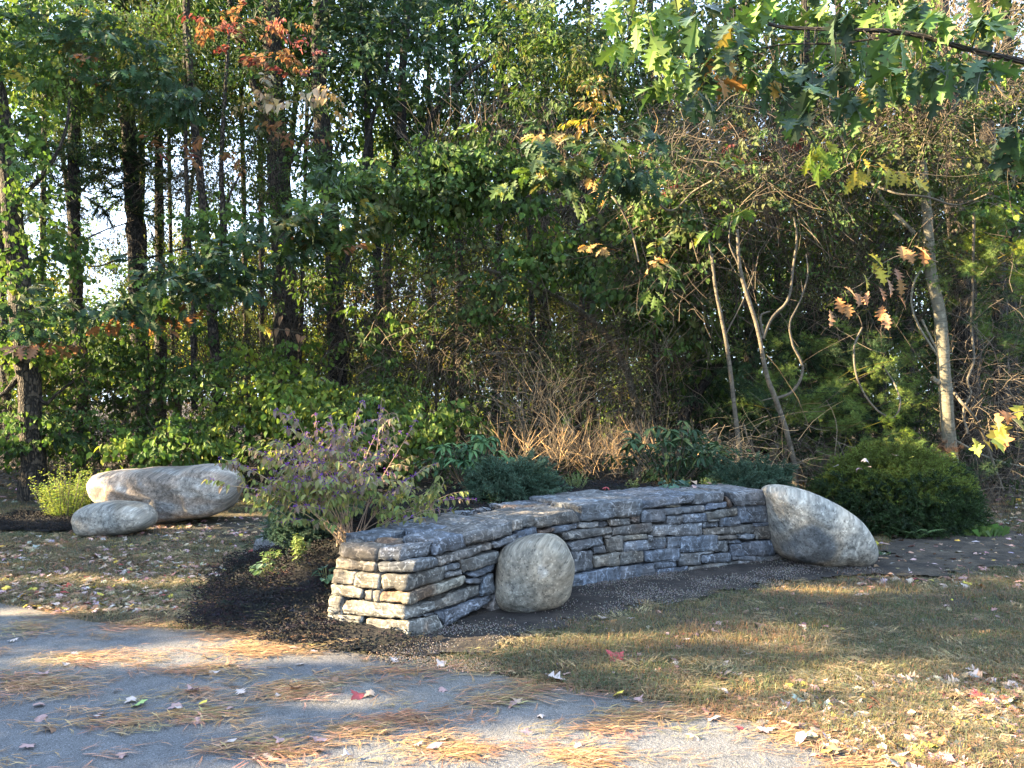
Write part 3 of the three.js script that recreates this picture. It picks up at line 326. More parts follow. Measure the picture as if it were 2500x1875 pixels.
function featherSpray(seed, o) {                                  // juniper and yew: short scales or needles along forking shoots
  const r = RNG(seed), mb = new MB(), c = V(), d = V(), s = V();
  const shoot = (p, dir, L, lvl) => { const q = p.clone().addScaledVector(dir, L); mb.tube([p, q], 0.0025, 3, [0.6, 0.45, 0.3]); const tip = r.r(0.8, 1.2);
    for (let k = 0; k < o.nn * L / 0.1; k++) { const t = r(); c.lerpVectors(p, q, t); d.set(r.s(1), r.s(1), r.s(1)).normalize().addScaledVector(dir, 0.9).normalize().multiplyScalar(o.nl * r.r(0.6, 1.1)); s.set(r.s(1), r.s(1), r.s(1)).cross(d).normalize().multiplyScalar(o.nw); const g = tip * (0.65 + 0.6 * t), cc = [g, g, g], a = mb.v(c.x + s.x, c.y + s.y, c.z + s.z, cc), b = mb.v(c.x - s.x, c.y - s.y, c.z - s.z, cc), e = mb.v(c.x + d.x, c.y + d.y, c.z + d.z, cc); mb.tri(a, b, e); }
    if (lvl) for (let k = 0; k < 5; k++) { c.lerpVectors(p, q, r.r(0.15, 0.95)); shoot(c.clone(), dir.clone().add(V(r.s(0.8), r.s(0.6), r.s(0.8))).normalize(), L * r.r(0.4, 0.6), lvl - 1); } };
  shoot(V(0, 0, 0), V(1, 0, 0), o.len, o.lvl ?? 1); return mb.build();
}
function tangle(seed, o) {                                        // bare twigs and dead vines
  const r = RNG(seed), mb = new MB();
  for (let k = 0; k < o.n; k++) { const p = V(r.s(o.w), r.s(o.h), r.s(o.w)), d = V(r.s(1), o.up ? r.r(0.5, 1.4) : r.s(1), r.s(1)).normalize(), pts = [p.clone()], L = r.r(0.4, 1) * o.len; for (let q = 0; q < 5; q++) { p.addScaledVector(d, L / 5); d.add(V(r.s(0.5), r.s(0.5) - (o.sag ?? 0), r.s(0.5)).multiplyScalar(o.curl ?? 0.8)).normalize(); pts.push(p.clone()); }
    const g = r.r(0.5, 1.3); mb.tube(pts, (t) => o.r * r.r(0.5, 1) * (1 - 0.6 * t) + 0.001, 3, [g, g * 0.86, g * 0.7]); }
  return mb.build(true);
}
const trio = (f, s, o) => [0, 1, 2].map((k) => f(s + k * 13, o));
const SP = {
  round: trio(spray, 10, { leaf: 'round', n: 22, len: 0.55, size: 0.085, spread: 0.13, sag: 0.5, hang: [0.2, 1.4], odd: 0.05 }),
  ovate: trio(spray, 60, { leaf: 'ovate', n: 24, len: 0.55, size: 0.085, spread: 0.12, sag: 0.3, hang: [0, 1.1], odd: 0.04 }),
  small: trio(spray, 110, { leaf: 'ovate', n: 34, len: 0.5, size: 0.05, spread: 0.13, sag: 0.2, hang: [0, 1.2], odd: 0.06 }),
  oak: trio(spray, 160, { leaf: 'oak', n: 11, len: 0.5, size: 0.17, spread: 0.07, tip: 1.6, fan: 1.2, hang: [0, 0.9], odd: 0.06, sag: 0.1 }),
  maple: trio(spray, 210, { leaf: 'maple', n: 13, len: 0.5, size: 0.11, spread: 0.12, hang: [0.1, 1.1], odd: 0.04 }),
  ash: trio(spray, 260, { leaf: 'ovate', n: 16, len: 0.42, size: 0.1, spread: 0.06, fan: 1.0, hang: [0.1, 0.8], vary: 0.4 }),
  far: trio(spray, 310, { leaf: 'ovate', n: 75, len: 0.9, size: 0.13, spread: 0.5, flat: 0.8, tip: 0.8, hang: [-0.3, 1.2], twig: [1.6, 1.1, 0.8], tr: 0.008 }),
  dense: trio(spray, 710, { leaf: 'ovate', n: 60, len: 0.22, size: 0.075, spread: 0.14, flat: 1, hang: [-0.4, 1.2] }),
  pine: trio(needleSpray, 360, { len: 0.5, tufts: 16, nn: 26, nl: 0.1, nw: 0.0016 }),
  hemlock: trio(featherSpray, 410, { len: 0.5, nn: 26, nl: 0.035, nw: 0.004, lvl: 2 }),
  juniper: trio(featherSpray, 460, { len: 0.17, nn: 44, nl: 0.016, nw: 0.0022, lvl: 2 }),
  yew: trio(featherSpray, 510, { len: 0.13, nn: 34, nl: 0.026, nw: 0.0026, lvl: 1 }),
  tangle: trio(tangle, 560, { n: 22, w: 0.45, h: 0.5, len: 1.2, r: 0.0045, sag: 0.15, curl: 0.6 }),
  whips: trio(tangle, 610, { n: 12, w: 0.25, h: 0.3, len: 1.3, r: 0.006, up: true, curl: 0.35 }),
};
const SPMAT = { pine: 'needle', hemlock: 'needle', juniper: 'needle', yew: 'needle', tangle: 'dry', whips: 'dry' };
const COL = { green: [0.058, 0.11, 0.017], fresh: [0.105, 0.175, 0.022], lime: [0.21, 0.27, 0.03], yellow: [0.34, 0.3, 0.04], deep: [0.032, 0.064, 0.016], oak: [0.034, 0.075, 0.027], olive: [0.085, 0.1, 0.025], orange: [0.29, 0.135, 0.05], red: [0.22, 0.055, 0.04], brown: [0.26, 0.13, 0.065], pine: [0.13, 0.19, 0.045], dpine: [0.03, 0.06, 0.025], twig: [0.135, 0.122, 0.1], dtwig: [0.06, 0.052, 0.044], tan: [0.42, 0.32, 0.19], gold: [0.4, 0.27, 0.09] };
const mixPal = (str) => { const l = str.split(' ').map((q) => { const [n, w] = q.split(':'); return [COL[n], +(w ?? 1)]; }), T = l.reduce((a, q) => a + q[1], 0); return (r) => { let k = r() * T; for (const [c, w] of l) if ((k -= w) <= 0) return c; return l[0][0]; }; };
class Leafage {                                                   // the foliage of one plant, gathered from several kinds of spray
  constructor(seed) { this.r = RNG(seed); this.k = {}; }
  one(kind, p, col, s = 1, tilt = null) { const r = this.r, l = this.k[kind] ??= SP[kind].map(() => new Inst()), n = 1 + 0.45 * fbm(p.x * 0.9, p.y * 0.9, p.z * 0.9, 2) + r.s(0.15); r.i(3);
    l[r.i(l.length)].add(M4(p, tilt ? tilt[0] : r.s(0.5), tilt ? tilt[1] : r() * 6.283, tilt ? tilt[2] : r.r(-0.7, 0.5), s * r.r(0.75, 1.25)), col.map((q) => q * n)); }
  blob(kind, c, rx, ry, rz, n, pal, s = 1) { const r = this.r; for (let k = 0; k < n; k++) { let x, y, z; do { x = r.s(1); y = r.s(1); z = r.s(1); } while (x * x + y * y + z * z > 1); this.one(kind, V(c.x + x * rx, Math.max(0.05, c.y + y * ry), c.z + z * rz), pal(r), s); } return this; }
  // places measured in the photograph: centre, distance, half width and half height there
  px(kind, x, y, d, w, h, n, pal, s = 1, dz) { const c = P(x, y, d), k = d / F; return this.blob(kind, c, w * k, h * k, dz ?? Math.max(0.5, Math.min(w, h) * k * 0.8), n, mixPal(pal), s); }
  build(parent, name = 'foliage') { for (const kind in this.k) this.k[kind].forEach((l, i) => { const o = l.build(name, SP[kind][i], mat[SPMAT[kind] ?? 'leaf'], parent); }); return parent; }
}

// ---------------------------------------------------------------- the woods
const rw = RNG(2024);
function limb(t, name, pts, r0, r1, m, n = 7, rough = 0.12) { const c = curve(pts, Math.max(6, pts.length * 5)); for (let i = 1; i < c.length - 1; i++) c[i].add(V(rw.s(r0 * 0.12), 0, rw.s(r0 * 0.12))); return hang(name, tubeGeo(c, (k) => lerp(r0, r1, k), n, rough, rw() * 50), m, t); }
// trunk points run from the top down in the photograph; the trunk is carried on to the ground and up out of view
function tree(name, label, d, pts, w0, w1, m, leaf, o = {}) {
  const w = pts.map(([x, y, dd]) => P(x, y, dd ?? d)), b = w[w.length - 1], a = w[0]; if (b.y > 0.05) w.push(V(b.x + (o.lean ?? 0), -0.1, b.z)); else b.y = -0.1;
  if (o.up) { const dx = (a.x - w[1].x) / Math.max(0.3, a.y - w[1].y); w.unshift(V(a.x + dx * o.up * 0.6, a.y + o.up, a.z)); }
  const t = thing(name, label, o.cat ?? 'tree', V(w[w.length - 1].x, 0, w[w.length - 1].z), o.group), k = d / F / 2; limb(t, o.part ?? 'trunk', w, w0 * k, w1 * k, m, w1 > 30 ? 14 : 8, o.rough ?? 0.14);
  for (const [bp, b0, b1, bm] of o.limbs ?? []) limb(t, 'limb', bp.map(([x, y, dd]) => P(x, y, dd ?? d)), b0 * k, b1 * k, bm ?? m, 6);
  if (leaf) { const L = new Leafage(rw.i(1e6)); leaf(L); L.build(t, 'crown'); }
  return t;
}
const D = mat.darkBark, K = mat.bark, PB = mat.paleBark, TB = mat.twigBark;
const up = (L, x, y, z, rx, ry, n, pal, s = 1.2) => L.blob('far', V(x, y, z), rx, ry, rx, n, mixPal(pal), s);   // the crown above the picture
tree('vine_covered_tree', 'grey leaning trunk wrapped in round-leaved green vines by the driveway side', 11.6, [[-40, 100], [10, 330], [40, 620], [62, 850], [80, 1130]], 40, 58, K, (L) => L.px('round', 55, 130, 11.4, 120, 180, 46, 'green:3 fresh:4 lime yellow:.3').px('round', 70, 470, 11.3, 60, 220, 30, 'green:3 fresh:3 lime').px('round', 30, 760, 11.4, 70, 150, 26, 'green fresh:2 lime:1.5').px('round', 20, 300, 11.6, 50, 160, 12, 'green:2 fresh'), { up: 3, limbs: [[[[30, 500], [110, 420], [160, 320], [170, 200]], 14, 5], [[[60, 900], [0, 965], [-60, 940]], 16, 8], [[[65, 880], [110, 985], [140, 960], [180, 930]], 12, 5]] });
tree('pine_tree', 'straight dark trunk nearest the long boulder, bare against the bright sky', 17, [[190, 60], [182, 300], [180, 500], [186, 700], [196, 900]], 24, 34, D, (L) => { L.px('hemlock', 170, 350, 17, 130, 70, 40, 'dpine:3 deep', 1.3).px('hemlock', 140, 480, 17, 70, 40, 6, 'dpine', 1.2).px('pine', 230, 250, 17, 150, 90, 26, 'dpine:2 pine'); up(L, -9.5, 11, -17.5, 2.2, 2, 26, 'deep:2 green'); }, { up: 6, limbs: [[[[180, 560], [90, 530], [30, 540]], 5, 2], [[[180, 600], [260, 560], [330, 540]], 5, 2], [[[184, 480], [240, 430], [300, 410]], 6, 2], [[[184, 660], [130, 620], [60, 640]], 5, 2], [[[184, 430], [120, 400], [60, 420]], 5, 2]] });
tree('pine_tree', 'thick black trunk standing out against the open sky', 17.5, [[306, 180], [318, 380], [328, 550], [336, 690], [344, 950]], 34, 44, D, (L) => { L.px('pine', 330, 340, 17.5, 140, 60, 26, 'dpine:3 pine').px('hemlock', 390, 430, 17.5, 110, 40, 10, 'dpine', 1.2); up(L, -8.2, 11.5, -18, 2.4, 2, 30, 'deep:2 green'); }, { up: 6, limbs: [[[[330, 640], [430, 610], [520, 590]], 7, 2], [[[330, 610], [240, 650], [170, 640]], 7, 2], [[[320, 420], [420, 380], [480, 390]], 6, 2], [[[352, 690], [356, 560], [346, 520]], 7, 3], [[[325, 520], [400, 480], [470, 500]], 5, 2]] });
tree('maple_tree', 'twin vine-hung stems in the gap behind the oak spray', 14.2, [[470, 250], [490, 450], [505, 620], [520, 800], [535, 1000]], 16, 30, K, (L) => { L.px('round', 500, 520, 14, 50, 70, 10, 'fresh:2 green lime').px('maple', 430, 330, 14.5, 170, 60, 12, 'deep green:2 orange:.4').px('round', 530, 800, 14, 50, 160, 16, 'green:2 fresh'); up(L, -6, 10.5, -14.5, 2.4, 1.6, 22, 'green'); }, { up: 5, limbs: [[[[560, 60], [540, 420], [545, 560], [530, 760]], 8, 22], [[[450, 60], [455, 430], [460, 560], [470, 750], [475, 1000]], 8, 17], [[[640, 300], [600, 400], [560, 480], [550, 560]], 2, 8]] });
tree('oak_tree', 'broad dark furrowed trunk behind the golden-lit brush, vines hugging it', 15.5, [[672, 330], [682, 520], [690, 640], [696, 800], [700, 960]], 40, 58, K, (L) => { L.px('oak', 720, 250, 15, 170, 120, 40, 'oak:4 green:2 olive'); up(L, -4.6, 10.5, -15.5, 2.8, 2, 34, 'deep green:2'); }, { up: 6, limbs: [[[[685, 420], [640, 265], [580, 95], [560, 0]], 22, 12], [[[684, 440], [760, 300], [800, 180]], 12, 5]], rough: 0.2 });
tree('oak_tree', 'dark trunk draped with hanging vine stems to the side of the broad one', 15, [[785, -40], [780, 180], [790, 380], [812, 580], [820, 760], [826, 940]], 34, 48, D, (L) => { L.px('maple', 880, 120, 14.6, 120, 140, 60, 'deep:4 oak:2').px('maple', 1010, 130, 14.4, 140, 150, 80, 'deep:5 oak:3 green').px('round', 820, 720, 14.6, 60, 130, 14, 'green deep'); up(L, -3.4, 10.5, -15, 2.6, 2, 34, 'deep green'); }, { up: 4, limbs: [[[[830, 700], [880, 480], [900, 330], [940, 190], [960, 40]], 16, 8], [[[982, 340], [980, 240], [985, 130], [1000, -20]], 26, 18], [[[1020, 380], [1065, 266], [1157, 170], [1260, 100]], 16, 6], [[[860, 900], [800, 770], [740, 690]], 6, 3], [[[845, 900], [870, 740], [850, 620]], 6, 3]], rough: 0.2 });
tree('young_tree', 'slim black trunk between the draped trunk and the leaning grey log', 15.8, [[905, 420], [918, 580], [922, 680], [926, 800], [930, 960]], 18, 25, D, (L) => L.px('round', 940, 640, 15, 60, 150, 16, 'green:2 fresh').px('round', 900, 850, 14.6, 80, 100, 16, 'green fresh'), { up: 5 });
for (const [x, d, w, lean] of [[600, 19, 15, 6], [735, 17.5, 12, -10], [1060, 18, 12, 8], [1215, 18, 22, -6], [1300, 17, 16, 10], [1330, 19, 14, 0], [1420, 17.5, 18, -8], [1120, 20, 20, 4], [420, 20, 12, 6], [100, 19, 16, -6], [640, 22, 16, 3]]) tree('thin_tree', 'slender dark trunk among the crowded stems deep in the woods', d, [[x - lean * 2, 60], [x - lean, 450], [x, 800], [x + lean, 1020]], w * 0.7, w, x % 20 ? D : K, null, { up: 5, group: 'slender trunks deep in the woods' });
tree('fallen_tree', 'leaning bare grey trunk arching down from the thicket', 13, [[1180, 655], [1324, 705], [1453, 789], [1514, 872], [1552, 990]], 9, 22, PB, (L) => L.px('round', 1260, 640, 12.8, 160, 60, 16, 'green fresh olive'), { cat: 'tree trunk', limbs: [[[[1440, 775], [1480, 740], [1540, 715]], 6, 2], [[[1330, 708], [1400, 720], [1470, 705]], 5, 2]] });
tree('sapling', 'thin straight brown sapling rising behind the dark rhododendron', 10.4, [[1738, 620], [1747, 705], [1774, 842], [1793, 994], [1806, 1120]], 7, 14, TB, null, { limbs: [[[[1745, 700], [1725, 560], [1700, 480]], 6, 2], [[[1770, 820], [1820, 720], [1850, 640]], 4, 1.5]] });
tree('sapling', 'crooked forking grey sapling with twisting stems beside the straight one', 10.2, [[1800, 560], [1806, 652], [1850, 804], [1873, 918], [1907, 1013], [1940, 1140]], 8, 15, TB, null, { limbs: [[[[1862, 827], [1885, 775], [1922, 735], [1938, 640], [1945, 576], [1938, 530]], 9, 4], [[[1862, 815], [1858, 770], [1880, 760]], 7, 4], [[[1890, 975], [1935, 955], [1960, 900], [1935, 840], [1928, 790], [1955, 730], [1972, 670], [1968, 620]], 8, 4], [[[1895, 970], [1860, 978]], 4, 2], [[[1806, 652], [1780, 590], [1795, 500]], 5, 2]] });
tree('grey_birch', 'smooth pale grey trunk behind the clipped yew', 10.6, [[2215, 20], [2222, 114], [2237, 266], [2252, 418], [2264, 530], [2271, 652], [2294, 766], [2306, 918], [2316, 1060], [2326, 1190]], 13, 36, PB, (L) => L.px('pine', 2400, 600, 10.6, 90, 60, 14, 'pine:3 lime'), { up: 2, rough: 0.05, limbs: [[[[2020, 290], [2059, 342], [2116, 425], [2165, 501], [2232, 568]], 5, 11], [[[2308, 940], [2285, 930], [2275, 922]], 16, 13], [[[2318, 1068], [2340, 1080], [2420, 1120], [2500, 1140]], 7, 4], [[[2264, 640], [2235, 680], [2225, 740], [2240, 790], [2290, 870]], 5, 6], [[[2300, 880], [2270, 820], [2250, 780]], 5, 6]] });
tree('pine_tree', 'thick rough dark pine trunk behind the smooth pale one', 13, [[2288, -20], [2300, 150], [2330, 420], [2350, 680], [2358, 860], [2366, 1100]], 40, 62, K, (L) => { L.px('pine', 2420, 650, 12.4, 130, 110, 40, 'pine:4 lime dpine').px('pine', 2440, 850, 12.2, 100, 100, 24, 'pine:3 dpine:2').px('pine', 2390, 480, 12.6, 120, 60, 14, 'dpine:2 pine brown:.4'); up(L, 8.2, 11, -13.5, 2.6, 2, 30, 'dpine:2 deep'); }, { up: 5, rough: 0.25 });
tree('pine_tree', 'dark pine trunk hung with dead vines near the picture edge', 13.6, [[2395, -30], [2400, 200], [2420, 420], [2440, 700], [2445, 1100]], 26, 36, D, (L) => { L.px('round', 2430, 220, 13.2, 90, 70, 14, 'lime fresh yellow').px('tangle', 2410, 250, 13, 90, 260, 13, 'twig:2 dtwig'); up(L, 10, 11, -14, 2.6, 2, 26, 'deep'); }, { up: 4 });
for (const [x, d, w] of [[1980, 14.5, 26], [2145, 15, 32], [1700, 16, 24], [1840, 17, 18], [2060, 16.5, 20], [1900, 15.5, 16], [1600, 17, 20], [2220, 16, 22], [2470, 16, 26]]) tree('thin_tree', 'dim dark trunk in the shadowy pines behind the thicket', d, [[x - 14, 0], [x - 4, 400], [x, 760], [x + 6, 1050]], w * 0.75, w, x % 40 ? D : K, null, { up: 5, group: 'dim trunks in the shadowy side of the woods' });
tree('fallen_log', 'dark log leaning low through the brush by the straight sapling', 12.6, [[1778, 862], [1740, 910], [1698, 968], [1660, 1040]], 22, 30, D, null, { cat: 'log' });
tree('fallen_log', 'long dark fallen trunk lying level behind the pines', 12.8, [[2240, 965, 13.2], [2173, 990], [2078, 1020], [1983, 1050], [1880, 1082]], 16, 24, D, null, { cat: 'log', lean: -0.3 });
for (const [p, w, l] of [[[[2105, 800], [2085, 850], [2095, 930], [2140, 1000], [2180, 1020], [2198, 990], [2180, 930], [2160, 900]], 5, 'looping grey vine hanging low in the dim pines'], [[[2378, 520], [2375, 700], [2372, 800], [2378, 880], [2362, 930], [2370, 960], [2352, 1000], [2362, 1060]], 7, 'rope-like twisted vine hanging beside the pale trunk'], [[[2330, 960], [2350, 985], [2372, 1010], [2400, 1060], [2425, 1130], [2450, 1200]], 8, 'bent grey vine stem slanting down behind the yew'], [[[1590, 450], [1612, 500], [1650, 510], [1690, 470], [1740, 440]], 6, 'pale sunlit dead vine sagging in the thicket'], [[[1470, 455], [1510, 500], [1540, 560], [1560, 640]], 6, 'bare pale twig hooked down through the thicket'], [[[2060, 350], [2090, 420], [2180, 470], [2260, 480], [2340, 500], [2420, 470]], 6, 'long wavy vine crossing in front of the pale trunk']]) {
  const q = p.map(([x, y]) => P(x, y, 10.2 + rw.s(0.3))), t = thing('woody_vine', l, 'vine', V(q[q.length - 1].x, 0, q[q.length - 1].z)); limb(t, 'stem', q, w * 10.2 / F / 2, w * 10.2 / F / 2.6, TB, 6, 0.1); }

// edge thickets, each a mass of its own
function thicket(name, label, category, at, f, group) { const t = thing(name, label, category, at, group); const L = new Leafage(rw.i(1e6)); f(L); L.build(t); return t; }
thicket('vine_mass', 'bright green heap of round-leaved vines over the middle of the woods edge', 'vines', V(-1.7, 0, -12), (L) => L.px('round', 1180, 400, 11.8, 170, 80, 110, 'green:5 fresh:3 deep').px('round', 1010, 470, 11.9, 200, 80, 120, 'green:5 fresh:3 olive').px('round', 850, 440, 12.2, 120, 70, 40, 'green:3 deep:2').px('round', 1260, 480, 11.8, 90, 70, 30, 'green:3 deep').px('ovate', 1050, 560, 12.2, 150, 50, 24, 'green deep'));
thicket('oak_sapling', 'low spray of dark blue-green oak leaves with orange tips in the middle distance', 'tree', V(-5.3, 0, -11.5), (L) => { return L.px('oak', 470, 690, 11.2, 160, 45, 44, 'oak:7 green:2').px('oak', 300, 730, 11.2, 110, 50, 24, 'oak:6').px('oak', 560, 640, 11.2, 80, 40, 14, 'oak:3 green').px('oak', 330, 790, 11.2, 60, 25, 4, 'orange brown').px('oak', 530, 740, 11.2, 70, 50, 5, 'orange yellow green'); });
thicket('oak_sapling', 'dark oak leaves at the driveway end of the woods edge', 'tree', V(-7.2, 0, -11.2), (L) => L.px('oak', 60, 770, 10.8, 90, 50, 24, 'oak:6 deep').px('oak', 140, 840, 10.8, 50, 25, 4, 'orange brown olive'));
thicket('oak_sapling', 'mid-green oak sapling with yellowing tips in front of the broad trunk', 'tree', V(-2.9, 0, -12), (L) => L.px('oak', 740, 560, 11.4, 130, 60, 50, 'oak:4 green:4 olive').px('oak', 840, 520, 11.4, 90, 60, 26, 'green:3 olive:2 yellow').px('oak', 640, 640, 11.5, 70, 40, 12, 'oak:3').px('oak', 810, 600, 11.4, 50, 25, 4, 'yellow orange'));
thicket('oak_sapling', 'dark oak sprays high over the pines with a few rusty leaves', 'tree', V(-6, 0, -12.5), (L) => L.px('oak', 400, 215, 12, 150, 50, 34, 'oak:6 deep').px('oak', 250, 80, 12, 130, 60, 30, 'oak:5 deep').px('oak', 120, 60, 12.4, 100, 70, 16, 'oak').px('oak', 240, 130, 12.2, 60, 40, 4, 'orange olive'));
thicket('maple_tree', 'small green and yellow maple filling the top corner over the driveway', 'tree', V(-7.5, 0, -13), (L) => L.px('ovate', 180, 110, 13, 190, 130, 90, 'green:3 fresh:3 olive yellow:.5').px('ovate', 380, 120, 13.4, 130, 110, 40, 'green:3 olive fresh').px('ovate', 260, 240, 13.4, 180, 50, 40, 'olive:2 green:2 orange:.2').px('small', 420, 150, 14.5, 330, 170, 120, 'green:3 olive:2 deep fresh', 1.2).px('far', 350, 180, 18, 380, 190, 70, 'green:2 olive deep lime', 0.8).px('far', 620, 220, 19, 300, 230, 70, 'green:2 olive:2 lime', 0.8).px('small', 700, 300, 14, 160, 200, 60, 'green:2 olive deep', 1.1).px('small', 150, 380, 15, 170, 60, 30, 'green olive deep'));
thicket('ash_sapling', 'thin ash with red, orange and buff leaves in the upper woods', 'tree', V(-4.2, 0, -12.5), (L) => L.px('ash', 560, 60, 12.5, 110, 70, 16, 'red orange:2 olive:2').px('ash', 700, 130, 12.5, 100, 90, 18, 'red:2 orange:2 brown').px('ash', 680, 240, 12.3, 60, 40, 8, 'tan:2 gold').px('ash', 800, 230, 12.2, 40, 40, 5, 'tan gold').px('ash', 480, 400, 13, 120, 90, 10, 'red orange olive').px('ash', 700, 320, 12.5, 60, 40, 5, 'orange brown'));
thicket('small_tree', 'loose light-green tree with pale drooping leaves near the top middle', 'tree', V(0.6, 0, -11.6), (L) => L.px('ovate', 1330, 110, 11.4, 150, 120, 70, 'green:3 fresh:2 olive').px('ovate', 1250, 60, 11.6, 130, 80, 34, 'green:2 deep').px('ovate', 1440, 140, 11.2, 90, 120, 30, 'green olive fresh').px('ash', 1450, 220, 11, 45, 60, 10, 'yellow:2 gold').px('ash', 1440, 300, 11, 20, 25, 3, 'yellow gold').px('ovate', 1330, 250, 11.6, 120, 60, 30, 'green:2 deep'));
thicket('oak_sapling', 'thin oak branch with yellow-tipped leaves reaching over the thicket', 'tree', V(1.4, 0, -9.6), (L) => L.px('oak', 1450, 380, 9.4, 130, 40, 30, 'oak:4 green:2 olive gold:.5').px('oak', 1330, 430, 9.4, 60, 30, 8, 'green fresh').px('oak', 1560, 400, 9.4, 90, 40, 12, 'oak:2').px('oak', 1560, 650, 9.6, 90, 60, 6, 'green gold:.5'));
thicket('round_leaved_shrub', 'grey-green round-leaved vine curtain in the middle of the thicket', 'shrub', V(1.6, 0, -12), (L) => L.px('round', 1500, 640, 11.6, 120, 100, 40, 'green:3 olive deep').px('round', 1340, 620, 12, 130, 60, 26, 'green olive fresh').px('round', 1600, 560, 11.8, 110, 90, 34, 'green:2 deep:2 olive').px('round', 1160, 700, 12, 130, 90, 34, 'green:2 olive:2').px('small', 1250, 780, 12.6, 200, 140, 46, 'olive:2 green deep'));
thicket('mixed_shrub', 'shady green shrubs behind the saplings', 'shrub', V(4.5, 0, -13), (L) => L.px('round', 1720, 600, 12.8, 110, 160, 46, 'green:3 deep:3 olive').px('ovate', 1880, 720, 13.4, 130, 120, 40, 'deep:3 green').px('round', 1700, 850, 12.6, 90, 90, 18, 'green deep fresh').px('ovate', 1980, 560, 13.6, 160, 110, 36, 'deep:2 green:2').px('round', 1780, 440, 13, 140, 110, 36, 'green:3 olive orange:.3').px('round', 2120, 700, 14, 130, 140, 26, 'deep green'));
thicket('red_leaved_shrub', 'sparse shrub with scattered red and orange leaves in the twig thicket', 'shrub', V(3.6, 0, -11), (L) => L.px('ash', 1760, 340, 10.8, 110, 80, 6, 'red orange brown', 0.7).px('ash', 1930, 370, 10.8, 90, 70, 5, 'red orange tan', 0.7).px('ash', 1650, 390, 10.8, 60, 60, 3, 'red', 0.6).px('small', 1700, 300, 11, 140, 90, 12, 'green olive'));
thicket('maple_sapling', 'yellow-green maple sprig hanging in the bare twigs', 'tree', V(3.9, 0, -8.6), (L) => L.px('oak', 2045, 325, 8.4, 30, 22, 3, 'lime fresh yellow').px('oak', 2100, 395, 8.4, 18, 25, 2, 'lime yellow').px('oak', 1730, 450, 8.8, 14, 14, 1, 'lime').px('oak', 1820, 510, 8.8, 30, 14, 2, 'fresh').px('oak', 1590, 620, 9.4, 18, 16, 1, 'lime'));
thicket('dead_vine_thicket', 'tangled curtain of bare brown vines and twigs around the pale trunk', 'vines', V(4.6, 0, -11), (L) => L.px('round', 2220, 130, 9.8, 110, 130, 40, 'green:2 olive fresh').px('whips', 2290, 170, 9.9, 60, 160, 14, 'twig:2 dtwig').px('tangle', 2240, 280, 10, 90, 100, 6, 'twig dtwig').px('ovate', 2150, 330, 10.4, 200, 120, 40, 'green:2 olive fresh').px('small', 2300, 380, 10.4, 150, 160, 40, 'olive:2 green').px('tangle', 1800, 420, 11, 200, 170, 33, 'twig:2 dtwig tan:.2').px('tangle', 2080, 420, 11.2, 180, 200, 30, 'twig:2 dtwig:2').px('tangle', 2300, 350, 11.2, 150, 200, 20, 'twig:2 dtwig').px('tangle', 1650, 620, 11.4, 160, 180, 24, 'dtwig:2 twig tan:.3').px('tangle', 2050, 720, 11.6, 160, 160, 18, 'dtwig:2 twig').px('tangle', 2380, 620, 11, 120, 150, 15, 'dtwig twig:2').px('whips', 2380, 150, 11.5, 130, 150, 25, 'twig:2 dtwig tan:.2').px('tangle', 1640, 280, 11.4, 120, 140, 13, 'twig dtwig').px('tangle', 2420, 960, 10.6, 110, 120, 13, 'twig dtwig'));
thicket('dead_vine_thicket', 'brown web of dead stems and brambles low in the middle of the woods', 'vines', V(-0.5, 0, -13), (L) => L.px('tangle', 1280, 820, 13, 260, 200, 45, 'dtwig:3 twig').px('tangle', 1560, 880, 12.4, 200, 150, 33, 'dtwig:2 twig').px('tangle', 1000, 760, 13.6, 150, 170, 21, 'dtwig:3 twig').px('tangle', 980, 930, 13.2, 130, 90, 13, 'dtwig twig').px('tangle', 1230, 560, 13.4, 170, 110, 15, 'dtwig twig').px('whips', 1050, 800, 14, 300, 200, 35, 'dtwig:2 twig').px('small', 1100, 860, 13.2, 260, 130, 70, 'olive:2 green deep').px('small', 1400, 800, 13, 190, 140, 46, 'olive green:2'));
thicket('bramble', 'dark brambles and stems at the foot of the dark trunks', 'shrub', V(-5.5, 0, -14), (L) => L.px('tangle', 120, 1000, 12.6, 160, 130, 21, 'dtwig:3 twig').px('tangle', 420, 980, 13.4, 200, 110, 24, 'dtwig:3 twig').px('tangle', 650, 960, 14, 160, 60, 18, 'dtwig:2').px('whips', 520, 780, 16, 350, 200, 30, 'dtwig:3').px('tangle', 300, 560, 16, 220, 150, 9, 'dtwig', 1.2).px('tangle', 620, 430, 15, 200, 120, 12, 'dtwig twig').px('ovate', 300, 1010, 13, 260, 80, 40, 'deep:3 green').px('ovate', 620, 1000, 13.4, 160, 80, 26, 'deep:2 green'));
thicket('bittersweet_bush', 'leafy green bushes behind the golden shrub with sunlit tips', 'shrub', V(-6.4, 0, -13.2), (L) => L.px('round', 110, 930, 12.2, 150, 90, 36, 'green:2 fresh:3 lime').px('round', 300, 930, 13, 150, 100, 30, 'green:3 fresh:3').px('round', 60, 1060, 11.6, 100, 60, 30, 'green deep fresh').px('ovate', 230, 1050, 12, 120, 60, 26, 'green fresh'));
thicket('bittersweet_bush', 'sunlit lime-green vines sprawling low behind the long boulder', 'shrub', V(-4.2, 0, -12.4), (L) => L.px('round', 560, 1050, 12, 140, 70, 60, 'fresh:3 lime:3 green').px('round', 330, 1070, 11.8, 50, 40, 12, 'lime fresh').px('ovate', 680, 1000, 12.2, 110, 60, 30, 'fresh lime:2').px('round', 440, 1090, 11.6, 100, 40, 20, 'green fresh'));
